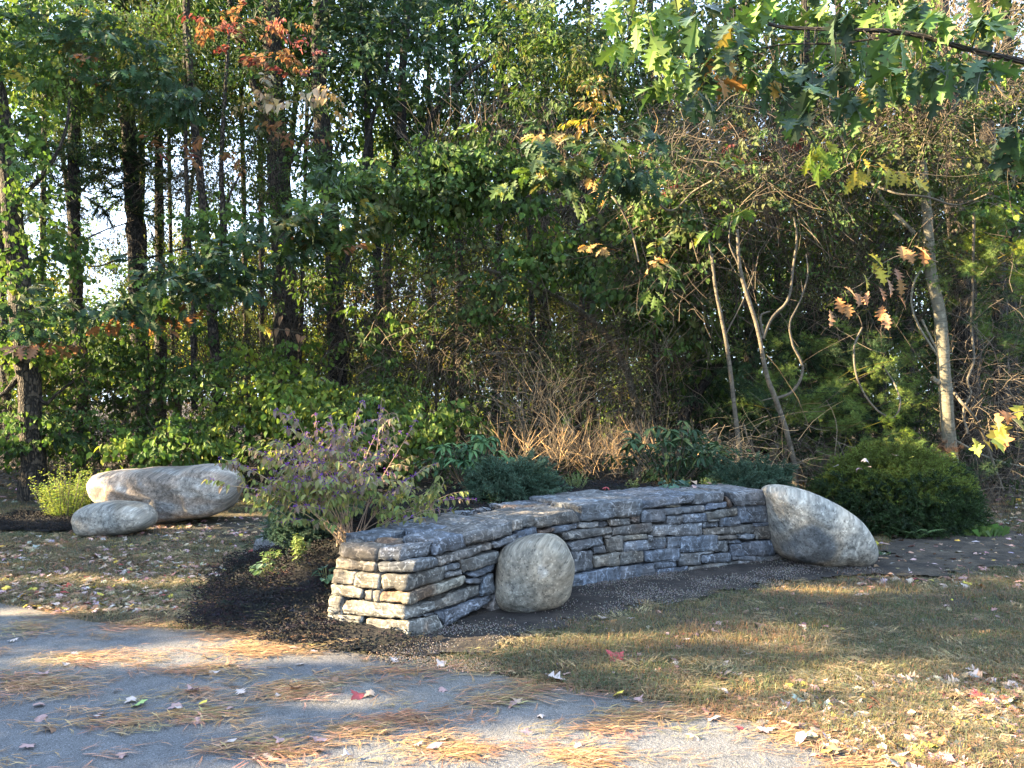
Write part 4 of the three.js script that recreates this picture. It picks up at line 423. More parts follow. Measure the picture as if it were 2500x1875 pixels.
thicket('bittersweet_bush', 'sunlit round-leaved vines behind the purple-berried shrub', 'shrub', V(-2.6, 0, -12), (L) => L.px('round', 760, 960, 11.8, 110, 60, 46, 'lime:3 fresh:3').px('round', 880, 1030, 11.4, 130, 60, 50, 'lime:3 fresh:3 green').px('round', 1040, 1030, 11.2, 110, 60, 40, 'fresh:3 lime green').px('ovate', 960, 960, 12.2, 140, 60, 34, 'green:2 fresh').px('round', 950, 800, 12.6, 120, 100, 14, 'green:3 fresh').px('ovate', 820, 1090, 11, 200, 30, 26, 'fresh lime olive'));
thicket('white_pine_sapling', 'soft young pine boughs with long needles behind the yew', 'pine', V(4.9, 0, -10.6), (L) => L.px('pine', 1990, 960, 10.8, 170, 60, 34, 'pine:3 dpine:2').px('pine', 2130, 880, 11, 150, 80, 34, 'pine:2 dpine:3').px('pine', 2130, 1075, 10, 90, 45, 14, 'pine:2 lime:.6').px('pine', 2220, 1090, 10, 90, 40, 12, 'dpine pine brown:.3').px('pine', 1850, 920, 11.2, 110, 90, 20, 'dpine:3 pine').px('hemlock', 1950, 880, 12.2, 200, 110, 46, 'dpine:3 pine').px('hemlock', 2150, 800, 12.6, 160, 120, 40, 'dpine:3').px('pine', 2420, 1120, 10.2, 80, 40, 8, 'dpine'));
thicket('dry_weeds', 'clump of dry tan weed stems standing behind the raised bed', 'dry weeds', V(1, 0, -10.4), (L) => { for (const [x, w, n] of [[1330, 60, 16], [1430, 70, 20], [1530, 60, 22], [1240, 60, 10], [1600, 50, 10]]) L.px('whips', x, 1120, 10.3, w, 40, n * 0.6, 'tan twig:2', 0.5); L.px('whips', 1280, 1010, 11.4, 130, 60, 13, 'twig:2 tan', 0.8); return L; });
thicket('dry_brush', 'brown brush and arching dead canes between the saplings', 'dry weeds', V(4, 0, -9.8), (L) => L.px('tangle', 1860, 1110, 9.8, 120, 40, 9, 'twig dtwig tan:.5', 0.7).px('tangle', 1980, 1130, 10, 90, 60, 7, 'dtwig:2 twig', 0.8).px('tangle', 2450, 1200, 10, 70, 60, 7, 'twig dtwig', 0.8).px('whips', 1700, 1120, 10.4, 90, 30, 5, 'tan twig', 0.5));
for (const [name, label, f] of [
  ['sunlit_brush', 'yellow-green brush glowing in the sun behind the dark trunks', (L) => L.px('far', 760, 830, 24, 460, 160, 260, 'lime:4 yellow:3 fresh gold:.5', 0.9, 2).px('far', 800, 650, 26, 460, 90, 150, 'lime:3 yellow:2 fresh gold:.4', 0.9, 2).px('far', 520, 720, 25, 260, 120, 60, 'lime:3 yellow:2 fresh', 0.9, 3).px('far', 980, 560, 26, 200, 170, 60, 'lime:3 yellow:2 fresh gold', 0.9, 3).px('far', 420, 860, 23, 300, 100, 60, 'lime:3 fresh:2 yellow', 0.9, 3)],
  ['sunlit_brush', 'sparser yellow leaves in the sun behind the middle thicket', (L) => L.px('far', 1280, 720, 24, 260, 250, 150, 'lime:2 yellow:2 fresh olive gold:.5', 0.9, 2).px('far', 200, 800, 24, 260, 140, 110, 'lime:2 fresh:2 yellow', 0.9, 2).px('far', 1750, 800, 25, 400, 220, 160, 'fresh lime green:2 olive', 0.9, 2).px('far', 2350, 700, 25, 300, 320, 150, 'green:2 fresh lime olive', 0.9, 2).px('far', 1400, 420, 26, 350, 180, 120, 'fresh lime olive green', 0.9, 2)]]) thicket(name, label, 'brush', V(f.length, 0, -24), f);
thicket('maple_tree', 'dark leafy maple canopy behind the loose light-green tree', 'tree', V(0.5, 0, -16), (L) => L.px('far', 1000, 130, 16.5, 220, 190, 70, 'deep:3 oak:2', 0.9).px('far', 1350, 150, 16.5, 230, 220, 100, 'deep:2 green:2 olive', 0.9).px('far', 1150, 320, 17, 250, 120, 50, 'deep green olive lime', 0.9));
thicket('maple_tree', 'shadowy green canopy behind the twig thicket', 'tree', V(5, 0, -15), (L) => L.px('far', 1750, 200, 15.5, 280, 260, 130, 'deep:2 green:3 olive', 0.9).px('far', 2150, 250, 16, 260, 300, 130, 'deep:3 green:2 olive', 0.9).px('far', 2420, 300, 16, 180, 330, 80, 'deep:2 green olive', 0.9).px('far', 1800, 600, 16, 300, 200, 100, 'deep:3 green:2', 0.9).px('far', 2200, 700, 17, 300, 200, 90, 'deep:3 green', 0.9).px('ovate', 1750, 180, 13.4, 170, 120, 50, 'green:2 fresh olive').px('small', 2000, 480, 11.4, 300, 160, 50, 'olive green deep', 1).px('small', 1650, 480, 11.4, 150, 180, 60, 'olive green:2 fresh', 1).px('ovate', 1880, 420, 10.6, 230, 160, 60, 'green:2 olive:2 deep').px('round', 2250, 420, 11, 220, 200, 60, 'green:2 olive:2 lime:.4').px('small', 2150, 600, 10.9, 250, 160, 60, 'green olive:2').px('round', 1680, 700, 11.4, 130, 160, 46, 'green:2 deep olive').px('ovate', 1560, 760, 11.6, 130, 120, 36, 'green olive deep').px('round', 2420, 480, 10.8, 90, 120, 24, 'green fresh'));
thicket('young_maples', 'backlit yellow-green young maples between the bare trunks', 'trees', V(-7, 0, -18), (L) => L.px('hemlock', 200, 440, 17.2, 170, 80, 30, 'dpine:2 deep', 1.6).px('pine', 380, 470, 17.4, 130, 70, 16, 'dpine:2 pine', 1.5).px('small', 420, 520, 18, 120, 120, 50, 'olive:2 lime fresh', 1.4).px('far', 330, 560, 28, 260, 90, 36, 'fresh lime:2 olive', 0.7).px('far', 120, 480, 26, 150, 160, 30, 'olive fresh lime', 0.7).px('small', 560, 380, 18, 160, 130, 60, 'olive:2 green lime', 1.4).px('small', 300, 330, 17.5, 200, 60, 50, 'deep olive green', 1.4).px('small', 250, 120, 16, 300, 170, 130, 'green:2 olive:2 fresh:2', 1.5).px('small', 600, 180, 16.5, 260, 220, 130, 'green:2 olive:2 fresh', 1.5).px('far', 250, 60, 19, 330, 130, 60, 'olive green:2', 0.8).px('far', 640, 100, 19, 320, 170, 70, 'olive green:2 deep', 0.8).px('small', 130, 380, 17, 180, 60, 40, 'deep olive green', 1.4).px('small', 560, 440, 17, 220, 110, 60, 'olive:2 fresh lime', 1.4).px('small', 100, 620, 17, 130, 120, 50, 'fresh:2 lime green', 1.4).px('small', 420, 660, 17.5, 230, 70, 60, 'lime:2 fresh:2', 1.4).px('small', 600, 820, 17, 380, 140, 110, 'lime:2 fresh:2 green', 1.4).px('small', 960, 650, 16.5, 160, 150, 60, 'lime fresh green', 1.4).px('ovate', 640, 480, 15, 130, 100, 30, 'fresh green').px('far', 560, 640, 27, 480, 60, 40, 'lime:2 fresh yellow', 0.8));
thicket('vine_mass', 'bright leafy vines climbing the trunks over the golden brush', 'vines', V(-5, 0, -13), (L) => L.px('round', 620, 880, 13, 160, 60, 40, 'fresh:3 lime green').px('round', 240, 830, 12.6, 130, 90, 50, 'fresh:2 green:2 lime').px('round', 420, 920, 12.6, 130, 50, 30, 'green:2 fresh').px('round', 120, 650, 12.8, 90, 120, 30, 'fresh lime green').px('ovate', 760, 680, 13, 90, 110, 26, 'green fresh').px('round', 560, 560, 13.6, 110, 80, 24, 'green:2 fresh'));
thicket('undergrowth', 'dark tangled undergrowth of stems and sparse leaves along the foot of the woods', 'undergrowth', V(-4, 0, -14.5), (L) => { for (let k = 0; k < 210; k++) { const x = rw.r(-10.5, 9.5), z = -WOODS(x) - rw.r(0.2, 2.6); L.one('tangle', V(x, rw.r(0.1, 0.9), z), mixPal('dtwig:4 twig')(rw), 0.9); } for (let k = 0; k < 420; k++) { const x = rw.r(-10.5, 9.5), z = -WOODS(x) - rw.r(0, 2.6), y = 1.3 * rw() * rw() + 0.1; L.one(rw() < 0.5 ? 'small' : 'ovate', V(x, y, z), mixPal(x < 1 ? 'green:2 fresh deep olive' : 'deep:3 green olive')(rw), 0.9); } for (let k = 0; k < 150; k++) { const x = rw.r(-9, 9), z = -WOODS(x) - rw.r(0, 3); L.one('whips', V(x, rw.r(0.3, 2.4), z), mixPal('dtwig:3 twig')(rw), 1.2); } });
thicket('pine_bough', 'low soft boughs of white pine over the dark fallen trunk', 'pine', V(5, 0, -12), (L) => L.px('pine', 2050, 1010, 10.9, 190, 60, 44, 'pine:3 dpine').px('pine', 1900, 870, 11.6, 110, 80, 26, 'pine dpine').px('pine', 2130, 900, 11.4, 140, 90, 34, 'pine:2 dpine').px('hemlock', 2050, 1030, 12.4, 250, 70, 60, 'dpine:2 pine').px('hemlock', 1760, 1000, 12.6, 150, 90, 40, 'dpine:2 deep').px('pine', 2400, 600, 10.4, 90, 90, 24, 'pine:3 lime').px('pine', 2450, 800, 10.8, 70, 130, 22, 'pine:2 dpine'));
thicket('hanging_vines', 'thin upright vine stems hanging between the trunks', 'vines', V(0, 0, -15), (L) => L.px('whips', 700, 780, 15, 300, 200, 60, 'dtwig', 1.3).px('whips', 1250, 520, 14, 250, 250, 60, 'dtwig:2 twig', 1.3).px('whips', 1850, 600, 12, 350, 280, 70, 'dtwig:2 twig', 1.3).px('small', 1850, 650, 11.8, 260, 180, 90, 'green:2 olive fresh', 1).px('round', 1620, 480, 11, 170, 120, 40, 'green:2 olive fresh'));
// trees farther in: their crowns close the canopy, and the last ones stand in sunlight
for (let k = 0; k < 46; k++) { const deep = k >= 22, x = deep ? rw.r(-6, 26) : -16 + 34 * ((k + rw()) / 22), z = deep ? -rw.r(24, 44) : -rw.r(17, 24), open = x < -4 && z > -31, h = deep ? rw.r(8, 13) : rw.r(10, 14);
  const t = thing('woodland_tree', deep ? 'leafy tree far back in the woods, lit yellow-green where the sun comes in' : 'leafy tree with a dark stem in the second row of the woods', 'tree', V(x, 0, z), deep ? 'far leafy trees of the woods' : 'second row of leafy trees'), r0 = rw.r(0.1, 0.2), top = V(x + rw.s(1), h, z + rw.s(1));
  limb(t, 'trunk', [V(x, -0.1, z), V(x + rw.s(0.3), h * 0.4, z), top], r0, 0.04, k % 3 ? D : K, 7); const L = new Leafage(rw.i(1e6)), rightish = x > 0 || x < -19;
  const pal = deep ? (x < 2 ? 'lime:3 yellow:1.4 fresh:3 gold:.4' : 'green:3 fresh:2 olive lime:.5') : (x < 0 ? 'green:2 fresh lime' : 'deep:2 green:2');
  if (!open) up(L, x, h * 0.72, z, deep ? 3 : 2.4, h * 0.3, deep ? 50 : 52, pal, 1.3); else up(L, x, h * 0.95, z, 2.4, 1.6, 34, pal, 1.2);
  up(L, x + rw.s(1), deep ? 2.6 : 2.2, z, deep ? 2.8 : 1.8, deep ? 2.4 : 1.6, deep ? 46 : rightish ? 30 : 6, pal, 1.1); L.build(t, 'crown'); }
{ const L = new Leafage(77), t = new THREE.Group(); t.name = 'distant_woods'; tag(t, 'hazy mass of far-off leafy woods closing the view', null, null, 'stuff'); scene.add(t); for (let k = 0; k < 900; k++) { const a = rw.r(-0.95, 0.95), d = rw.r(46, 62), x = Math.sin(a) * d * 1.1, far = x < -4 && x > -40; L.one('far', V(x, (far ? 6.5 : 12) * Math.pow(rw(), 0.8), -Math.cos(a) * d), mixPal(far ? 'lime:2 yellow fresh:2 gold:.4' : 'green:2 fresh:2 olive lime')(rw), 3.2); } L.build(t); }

// ---------------------------------------------------------------- planting in the beds
const rg = RNG(909);
mat.cane = std({ color: lin(0.42, 0.31, 0.18) }); mat.caneDark = std({ color: lin(0.3, 0.21, 0.15) });
function onSoil(px, py, d) { const p = P(px, py, d); p.y = surfY(p.x, p.z) - 0.01; return p; }
const leafGeos = {}; const tmpl = (k, seed, c, vary = 0.2) => { const key = k + seed + c; return leafGeos[key] ??= new MB().add(LEAF[k], new THREE.Matrix4(), jit(RNG(seed), c, vary)).build(); };
function leafOn(t, kind, p, yaw, dip, roll, s, col, m = mat.gloss, name = 'leaf') { const o = put(name, tmpl(kind, rg.i(5), col), m, t); o.position.copy(p); o.rotation.set(roll, yaw, dip, 'YZX'); o.scale.setScalar(s); return o; }
{ // purple-berried shrub: a fan of arching canes with drooping yellowing leaves and berry clusters at the leaf joints
  const b = onSoil(850, 1312, 5.95), t = thing('beautyberry_shrub', 'arching shrub with purple berries and yellowing leaves behind the wall end', 'shrub', b), fol = new MB(), ber = new MB(), oct = new THREE.OctahedronGeometry(1, 0), ob = { p: [...oct.attributes.position.array], i: [...Array(oct.attributes.position.count).keys()] }, m = new THREE.Matrix4();
  const leafAt = (q, yaw, low) => { const col = rg.pick(low ? [[0.2, 0.23, 0.06], [0.26, 0.26, 0.07], [0.15, 0.19, 0.05]] : [[0.26, 0.24, 0.09], [0.22, 0.22, 0.075], [0.26, 0.19, 0.12], [0.2, 0.14, 0.11], [0.17, 0.2, 0.065]]), sz = rg.r(0.04, 0.07); m.compose(q, _q.setFromEuler(_e.set(rg.s(0.6), yaw, -rg.r(0.1, 1.1), 'YZX')), _s.set(sz, sz, sz)); fol.add(LEAF.ovate, m, jit(rg, col, 0.35)); };
  const berries = (q) => { for (let w = 0; w < 7; w++) { const r = rg.r(0.004, 0.0065); m.compose(V(q.x + rg.s(0.018), q.y + rg.s(0.014), q.z + rg.s(0.018)), _q.identity(), _s.set(r, r, r)); ber.add(ob, m, jit(rg, [0.13, 0.045, 0.22], 0.3)); } };
  for (let k = 0; k < 46; k++) { const a = rg() * 6.283, out = rg.r(0.15, 1.15), L = rg.r(0.7, 1.2), pts = [], p = V(rg.s(0.09), 0, rg.s(0.09)), d = V(Math.cos(a) * out, 1, Math.sin(a) * out * 0.8).normalize(); for (let q = 0; q <= 9; q++) { pts.push(p.clone()); p.addScaledVector(d, L / 9); d.y -= 0.04 + 0.06 * out; d.x += rg.s(0.12); d.z += rg.s(0.12); d.normalize(); }
    put('stem', tubeGeo(pts, (q) => 0.004 * (1 - 0.65 * q), 4), k % 3 ? mat.caneDark : mat.cane, t); const c = new THREE.CatmullRomCurve3(pts), q = V();
    for (let s = 0.5; s < 1; s += 0.055) { c.getPoint(s, q); for (const side of [-1, 1]) if (rg() < 0.7) leafAt(q, -a + side * rg.r(0.7, 1.5) + rg.s(0.3), s < 0.55); if (s > 0.55 && rg() < 0.7) berries(q); }
    for (let w = 0; w < 5; w++) { c.getPoint(rg.r(0.38, 0.92), q); const b2 = a + rg.s(1.7), l2 = rg.r(0.12, 0.34), e = q.clone().add(V(Math.cos(b2) * l2, l2 * rg.r(-0.1, 0.8), Math.sin(b2) * l2)), md = q.clone().lerp(e, 0.5).add(V(0, 0.02, 0)); put('twig', tubeGeo([q.clone(), md, e], (x) => 0.0022 * (1 - 0.5 * x), 3), mat.caneDark, t); const c2 = new THREE.CatmullRomCurve3([q.clone(), md, e]); for (let s = 0.15; s <= 1; s += 0.042 / l2) { const z = c2.getPoint(Math.min(1, s)); for (const side of [-1, 1]) leafAt(z, -b2 + side * rg.r(0.6, 1.4), q.y < 0.45); if (q.y > 0.35 && rg() < 0.3) berries(z); } } }
  put('foliage', fol.build(), mat.leaf, t, 'stuff'); put('berries', ber.build(), mat.gloss, t, 'stuff'); }
function rhododendron(label, px, py, d, w, h, n, cols, size, base) { const b = onSoil(px, base, d), t = thing('rhododendron', label, 'shrub', b), c = P(px, py, d), k = d / F, lim = 296; let made = 0; const st = [];
  for (let q = 0; q < n; q++) { const a = rg() * 6.283, e = Math.acos(rg.r(-0.25, 1)), r = rg.r(0.75, 1), p = V(c.x - b.x + Math.sin(e) * Math.cos(a) * w * k * r, c.y - b.y + Math.cos(e) * h * k * r, (Math.sin(e) * Math.sin(a) * w * k * 0.8) * r); st.push([V(p.x * 0.1, 0, p.z * 0.1), V(p.x * 0.5, p.y * 0.4, p.z * 0.5), p]);
    const m = 6 + rg.i(4); for (let j = 0; j < m && made < lim; j++, made++) { const yaw = j / m * 6.283 + rg.s(0.35), s = size * rg.r(0.75, 1.2); leafOn(t, 'narrow', p, yaw, rg.r(-0.75, 0.35), rg.s(0.4), s, rg.pick(cols)); } }
  for (const s of st) put('stem', tubeGeo(curve(s, 6), 0.006, 4), mat.twigBark, t); return t; }
rhododendron('open rhododendron with drooping long green leaves beside the purple-berried shrub', 1150, 1115, 7.9, 95, 60, 36, [[0.055, 0.11, 0.045], [0.075, 0.135, 0.05], [0.04, 0.085, 0.038], [0.1, 0.15, 0.05]], 0.135, 1225);
rhododendron('dense dark rhododendron with pale buds standing before the saplings', 1640, 1110, 8.5, 130, 85, 44, [[0.03, 0.055, 0.025], [0.04, 0.07, 0.03], [0.024, 0.045, 0.022], [0.08, 0.1, 0.035]], 0.14, 1200);
{ const L = new Leafage(18), t = scene.getObjectByName('rhododendron_001'); L.px('ovate', 1640, 1120, 8.6, 105, 62, 60, 'oak:2 deep:2', 0.8, 0.35); L.build(t, 'inner_foliage'); const k = new Leafage(19), t0 = scene.getObjectByName('rhododendron'); k.px('ovate', 1150, 1120, 7.95, 70, 45, 10, 'oak', 0.7, 0.25); k.build(t0, 'inner_foliage'); }
function mound(name, label, kind, category, px, py, d, w, h, n, pal, base, o = {}) { const b = onSoil(px, base, d), t = thing(name, label, category, b), L = new Leafage(rg.i(1e6)), k = d / F, pl = mixPal(pal), up2 = (h * 2) * k;
  for (let q = 0; q < n; q++) { const a = rg() * 6.283, e = Math.acos(rg.r(o.low ?? -0.1, 1)), r = Math.pow(rg(), o.fill ?? 0.25) * 0.95, x = Math.sin(e) * Math.cos(a), y = Math.cos(e), z = Math.sin(e) * Math.sin(a), bump = 1 + 0.22 * fbm(x * 2.2 + px, y * 2.2, z * 2.2, 2), p = V(b.x + x * w * k * r * bump, b.y + 0.03 + (o.lift ?? 0) + Math.max(0.0, y * 0.85 + 0.15) * up2 * r * bump, b.z + z * w * k * r * bump);
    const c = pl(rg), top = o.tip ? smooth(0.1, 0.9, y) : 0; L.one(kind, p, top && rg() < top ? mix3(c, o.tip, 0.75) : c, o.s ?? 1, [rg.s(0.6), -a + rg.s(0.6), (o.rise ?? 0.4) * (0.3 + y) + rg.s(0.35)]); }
  L.build(t); for (let q = 0; q < 5; q++) { const a = rg() * 6.283; put('stem', tubeGeo([V(rg.s(0.03), 0, rg.s(0.03)), V(Math.cos(a) * w * k * 0.3, up2 * 0.4, Math.sin(a) * w * k * 0.3), V(Math.cos(a) * w * k * 0.6, up2 * 0.65, Math.sin(a) * w * k * 0.6)], 0.008, 5), mat.twigBark, t); } return t; }
COL.jun = [0.1, 0.175, 0.115]; COL.jun2 = [0.055, 0.115, 0.07]; COL.yew = [0.034, 0.07, 0.018]; COL.gold2 = [0.3, 0.36, 0.045]; COL.peren = [0.12, 0.22, 0.05]; COL.mint = [0.14, 0.22, 0.12];
mound('juniper', 'low blue-green juniper spreading beside the half hidden boulder', 'juniper', 'shrub', 775, 1290, 6.7, 75, 34, 300, 'jun:3 jun2', 1325, { rise: 0.5 });
mound('juniper', 'rounded blue-green juniper in front of the open rhododendron', 'juniper', 'shrub', 1248, 1180, 7.3, 72, 36, 400, 'jun:2 jun2:2', 1222, { rise: 0.5 });
mound('juniper', 'feathery blue-green juniper behind the raised end stone of the wall', 'juniper', 'shrub', 1828, 1150, 8.15, 92, 44, 420, 'jun:2 jun2:3', 1195, { rise: 0.5 });
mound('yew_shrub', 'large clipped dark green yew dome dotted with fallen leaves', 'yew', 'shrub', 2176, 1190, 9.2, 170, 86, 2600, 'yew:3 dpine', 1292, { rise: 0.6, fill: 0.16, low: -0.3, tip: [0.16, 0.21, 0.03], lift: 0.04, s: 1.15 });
{ // golden shrub: many upright shoots clothed in small bright leaves
  const b = onSoil(165, 1262, 9.6), t = thing('golden_shrub', 'bright yellow-green upright shrub glowing in the sun beside the boulders', 'shrub', b), mb = new MB(), m = new THREE.Matrix4();
  for (let k = 0; k < 95; k++) { const a = rg() * 6.283, out = Math.sqrt(rg()) * 0.62, L = rg.r(0.45, 0.78) * (1 - 0.35 * out), d = V(Math.cos(a) * out * 0.8, 1, Math.sin(a) * out * 0.7).normalize(), p0 = V(Math.cos(a) * out * 0.3, 0.02, Math.sin(a) * out * 0.3), p1 = p0.clone().addScaledVector(d, L).add(V(rg.s(0.06), 0, rg.s(0.06))); if (k < 40) put('stem', tubeGeo([p0, p0.clone().lerp(p1, 0.5), p1], 0.004, 4), mat.twigBark, t);
    for (let j = 0; j < 58; j++) { const s = rg.r(0.12, 1.02), sz = rg.r(0.02, 0.034); m.compose(p0.clone().lerp(p1, s).add(V(rg.s(0.022), rg.s(0.02), rg.s(0.022))), _q.setFromEuler(_e.set(rg.s(0.8), rg() * 6.283, rg.r(-0.2, 0.9), 'YZX')), _s.set(sz, sz, sz)); mb.add(LEAF.ovate, m, jit(rg, rg() < 0.75 ? COL.gold2 : [0.16, 0.26, 0.04], 0.3)); } }
  put('foliage', mb.build(), mat.leaf, t, 'stuff'); }
function perennial(label, px, base, d, h, w, n, kind, size, col, m = mat.leaf, cat = 'plant') { const b = onSoil(px, base, d), t = thing('leafy_plant', label, cat, b), k = d / F; let made = 0;
  for (let q = 0; q < n; q++) { const a = rg() * 6.283, o = Math.sqrt(rg()) * w * k, H = h * k * rg.r(0.6, 1.05), tip = V(Math.cos(a) * o, H, Math.sin(a) * o), bot = V(tip.x * 0.35, 0, tip.z * 0.35), mid = bot.clone().lerp(tip, 0.5).add(V(rg.s(0.01), 0, rg.s(0.01))); put('stem', tubeGeo([bot, mid, tip], 0.0025, 4), mat.stalk, t);
    const c = new THREE.CatmullRomCurve3([bot, mid, tip]), lv = Math.min(9, Math.max(4, Math.round(H / 0.024))); for (let j = 0; j < lv && made < 290; j++, made += 2) { const p = c.getPoint(lerp(0.25, 1, j / (lv - 1))), y = j * 1.57 + rg.s(0.4); for (const s of [0, Math.PI]) leafOn(t, kind, p, y + s, rg.r(-0.3, 0.6), rg.s(0.3), size * rg.r(0.7, 1.15) * (j === lv - 1 ? 0.7 : 1), col, m); } }
  return t; }
function rosette(label, px, base, d, w, n, size, col) { const b = onSoil(px, base, d), t = thing('coral_bells', label, 'plant', b), k = d / F; for (let q = 0; q < n; q++) { const a = rg() * 6.283, o = Math.sqrt(rg()) * w * k, p = V(Math.cos(a) * o, rg.r(0.05, 0.13) + (1 - o / (w * k)) * 0.05, Math.sin(a) * o); put('stem', tubeGeo([V(p.x * 0.2, 0, p.z * 0.2), p], 0.002, 3), mat.stalk, t); leafOn(t, 'round', p, -a + rg.s(0.6), rg.r(-0.7, 0.3), rg.s(0.4), size * rg.r(0.7, 1.2), rg.pick(col), mat.leaf); } return t; }
mat.stalk = std({ color: lin(0.2, 0.2, 0.07) });
const bright = [0.17, 0.26, 0.06], mid2 = [0.1, 0.18, 0.05];
perennial('bushy light green plant at the foot of the small juniper', 662, 1370, 6.35, 52, 28, 13, 'ovate', 0.04, bright); perennial('taller sunlit green plant with pale stems on the open mulch', 732, 1398, 5.95, 80, 16, 9, 'ovate', 0.05, [0.24, 0.3, 0.08]);
rosette('frilly blue-green coral bells below the bushy light green plant', 655, 1398, 6.0, 34, 34, 0.06, [[0.07, 0.14, 0.09], [0.1, 0.18, 0.1], [0.16, 0.25, 0.06]]); rosette('pale blue-green coral bells tucked against the wall end', 800, 1420, 5.5, 24, 18, 0.065, [[0.08, 0.16, 0.11], [0.12, 0.22, 0.12]]);
perennial('small bright green plant in front of the rounded juniper', 1205, 1222, 6.95, 46, 16, 8, 'ovate', 0.045, mid2); perennial('low dark green creeper along the mulch by the wall top', 1075, 1250, 6.5, 18, 46, 26, 'ovate', 0.035, [0.05, 0.1, 0.03]); perennial('tiny yellow-green plant next to the low creeper', 1145, 1246, 6.5, 18, 14, 8, 'ovate', 0.035, bright);
perennial('fine-leaved pale green plant at the back edge of the raised bed', 1408, 1190, 8.2, 42, 34, 24, 'thin', 0.035, bright); perennial('small yellow-green plant beside the dark rhododendron', 1548, 1185, 8.0, 36, 22, 12, 'ovate', 0.035, [0.2, 0.24, 0.06]); rosette('grey-green coral bells in front of the dark rhododendron', 1648, 1184, 7.75, 34, 36, 0.075, [[0.09, 0.17, 0.12], [0.07, 0.13, 0.09]]);
perennial('upright lime-green plant between the coral bells and the feathery juniper', 1720, 1180, 7.9, 48, 16, 9, 'ovate', 0.04, [0.2, 0.26, 0.05]); perennial('sparse green plant behind the grey-green coral bells', 1678, 1178, 8.1, 34, 12, 6, 'ovate', 0.035, mid2); perennial('low dark green clump at the foot of the pale boulder', 2150, 1362, 7.5, 16, 24, 14, 'ovate', 0.035, [0.05, 0.1, 0.04]); perennial('small green weed by the long boulder foot', 120, 1290, 9.2, 16, 30, 10, 'ovate', 0.03, bright);
{ // fern: fronds with paired leaflets
  const b = onSoil(2235, 1328, 8.4), t = thing('fern', 'small green fern with spreading fronds in front of the yew', 'fern', b); for (let k = 0; k < 9; k++) { const a = [0.3, 1.0, 1.7, 2.5, 3.1, -0.4, -1.2, -2.1, 2.1][k], L = rg.r(0.28, 0.42), mb = new MB(), m = new THREE.Matrix4(), pts = []; for (let q = 0; q <= 6; q++) { const s = q / 6; pts.push(V(Math.cos(a) * L * s, L * (0.95 * s - 0.55 * s * s), Math.sin(a) * L * s * 0.8)); } const c = new THREE.CatmullRomCurve3(pts); mb.tube(pts, 0.002, 3, [0.1, 0.14, 0.04]); for (let j = 0; j < 17; j++) { const s = 0.15 + 0.85 * j / 17, p = c.getPoint(s), len = 0.075 * Math.sin(Math.PI * Math.min(0.98, 0.25 + s * 0.75)); for (const side of [-1, 1]) { m.compose(p, _q.setFromEuler(_e.set(0, -a + side * 1.25, -0.1, 'YZX')), _s.set(len, len, len)); mb.add(LEAF.thin, m, jit(rg, [0.11, 0.19, 0.05], 0.2)); } } put('frond', mb.build(), mat.leaf, t); } }
{ const b = onSoil(2390, 1318, 8.6), t = thing('grass_clump', 'tousled green grass clump on bare ground near the yew', 'grass clump', b), mb = new MB(); for (let k = 0; k < 260; k++) { const a = rg() * 6.283, o = Math.sqrt(rg()) * 0.2, x = Math.cos(a) * o * 1.5, z = Math.sin(a) * o, g = jit(rg, [0.09, 0.16, 0.03], 0.4), h = rg.r(0.05, 0.15), dx = rg.s(0.09), i0 = mb.v(x - 0.002, 0, z, g), i1 = mb.v(x + 0.002, 0, z, g), i2 = mb.v(x + dx * 0.5, h, z, g), i3 = mb.v(x + dx * 1.3, h * 0.9, z + rg.s(0.05), g); mb.tri(i0, i1, i2); mb.tri(i1, i3, i2); } put('blades', mb.build(), mat.leaf, t, 'stuff'); }

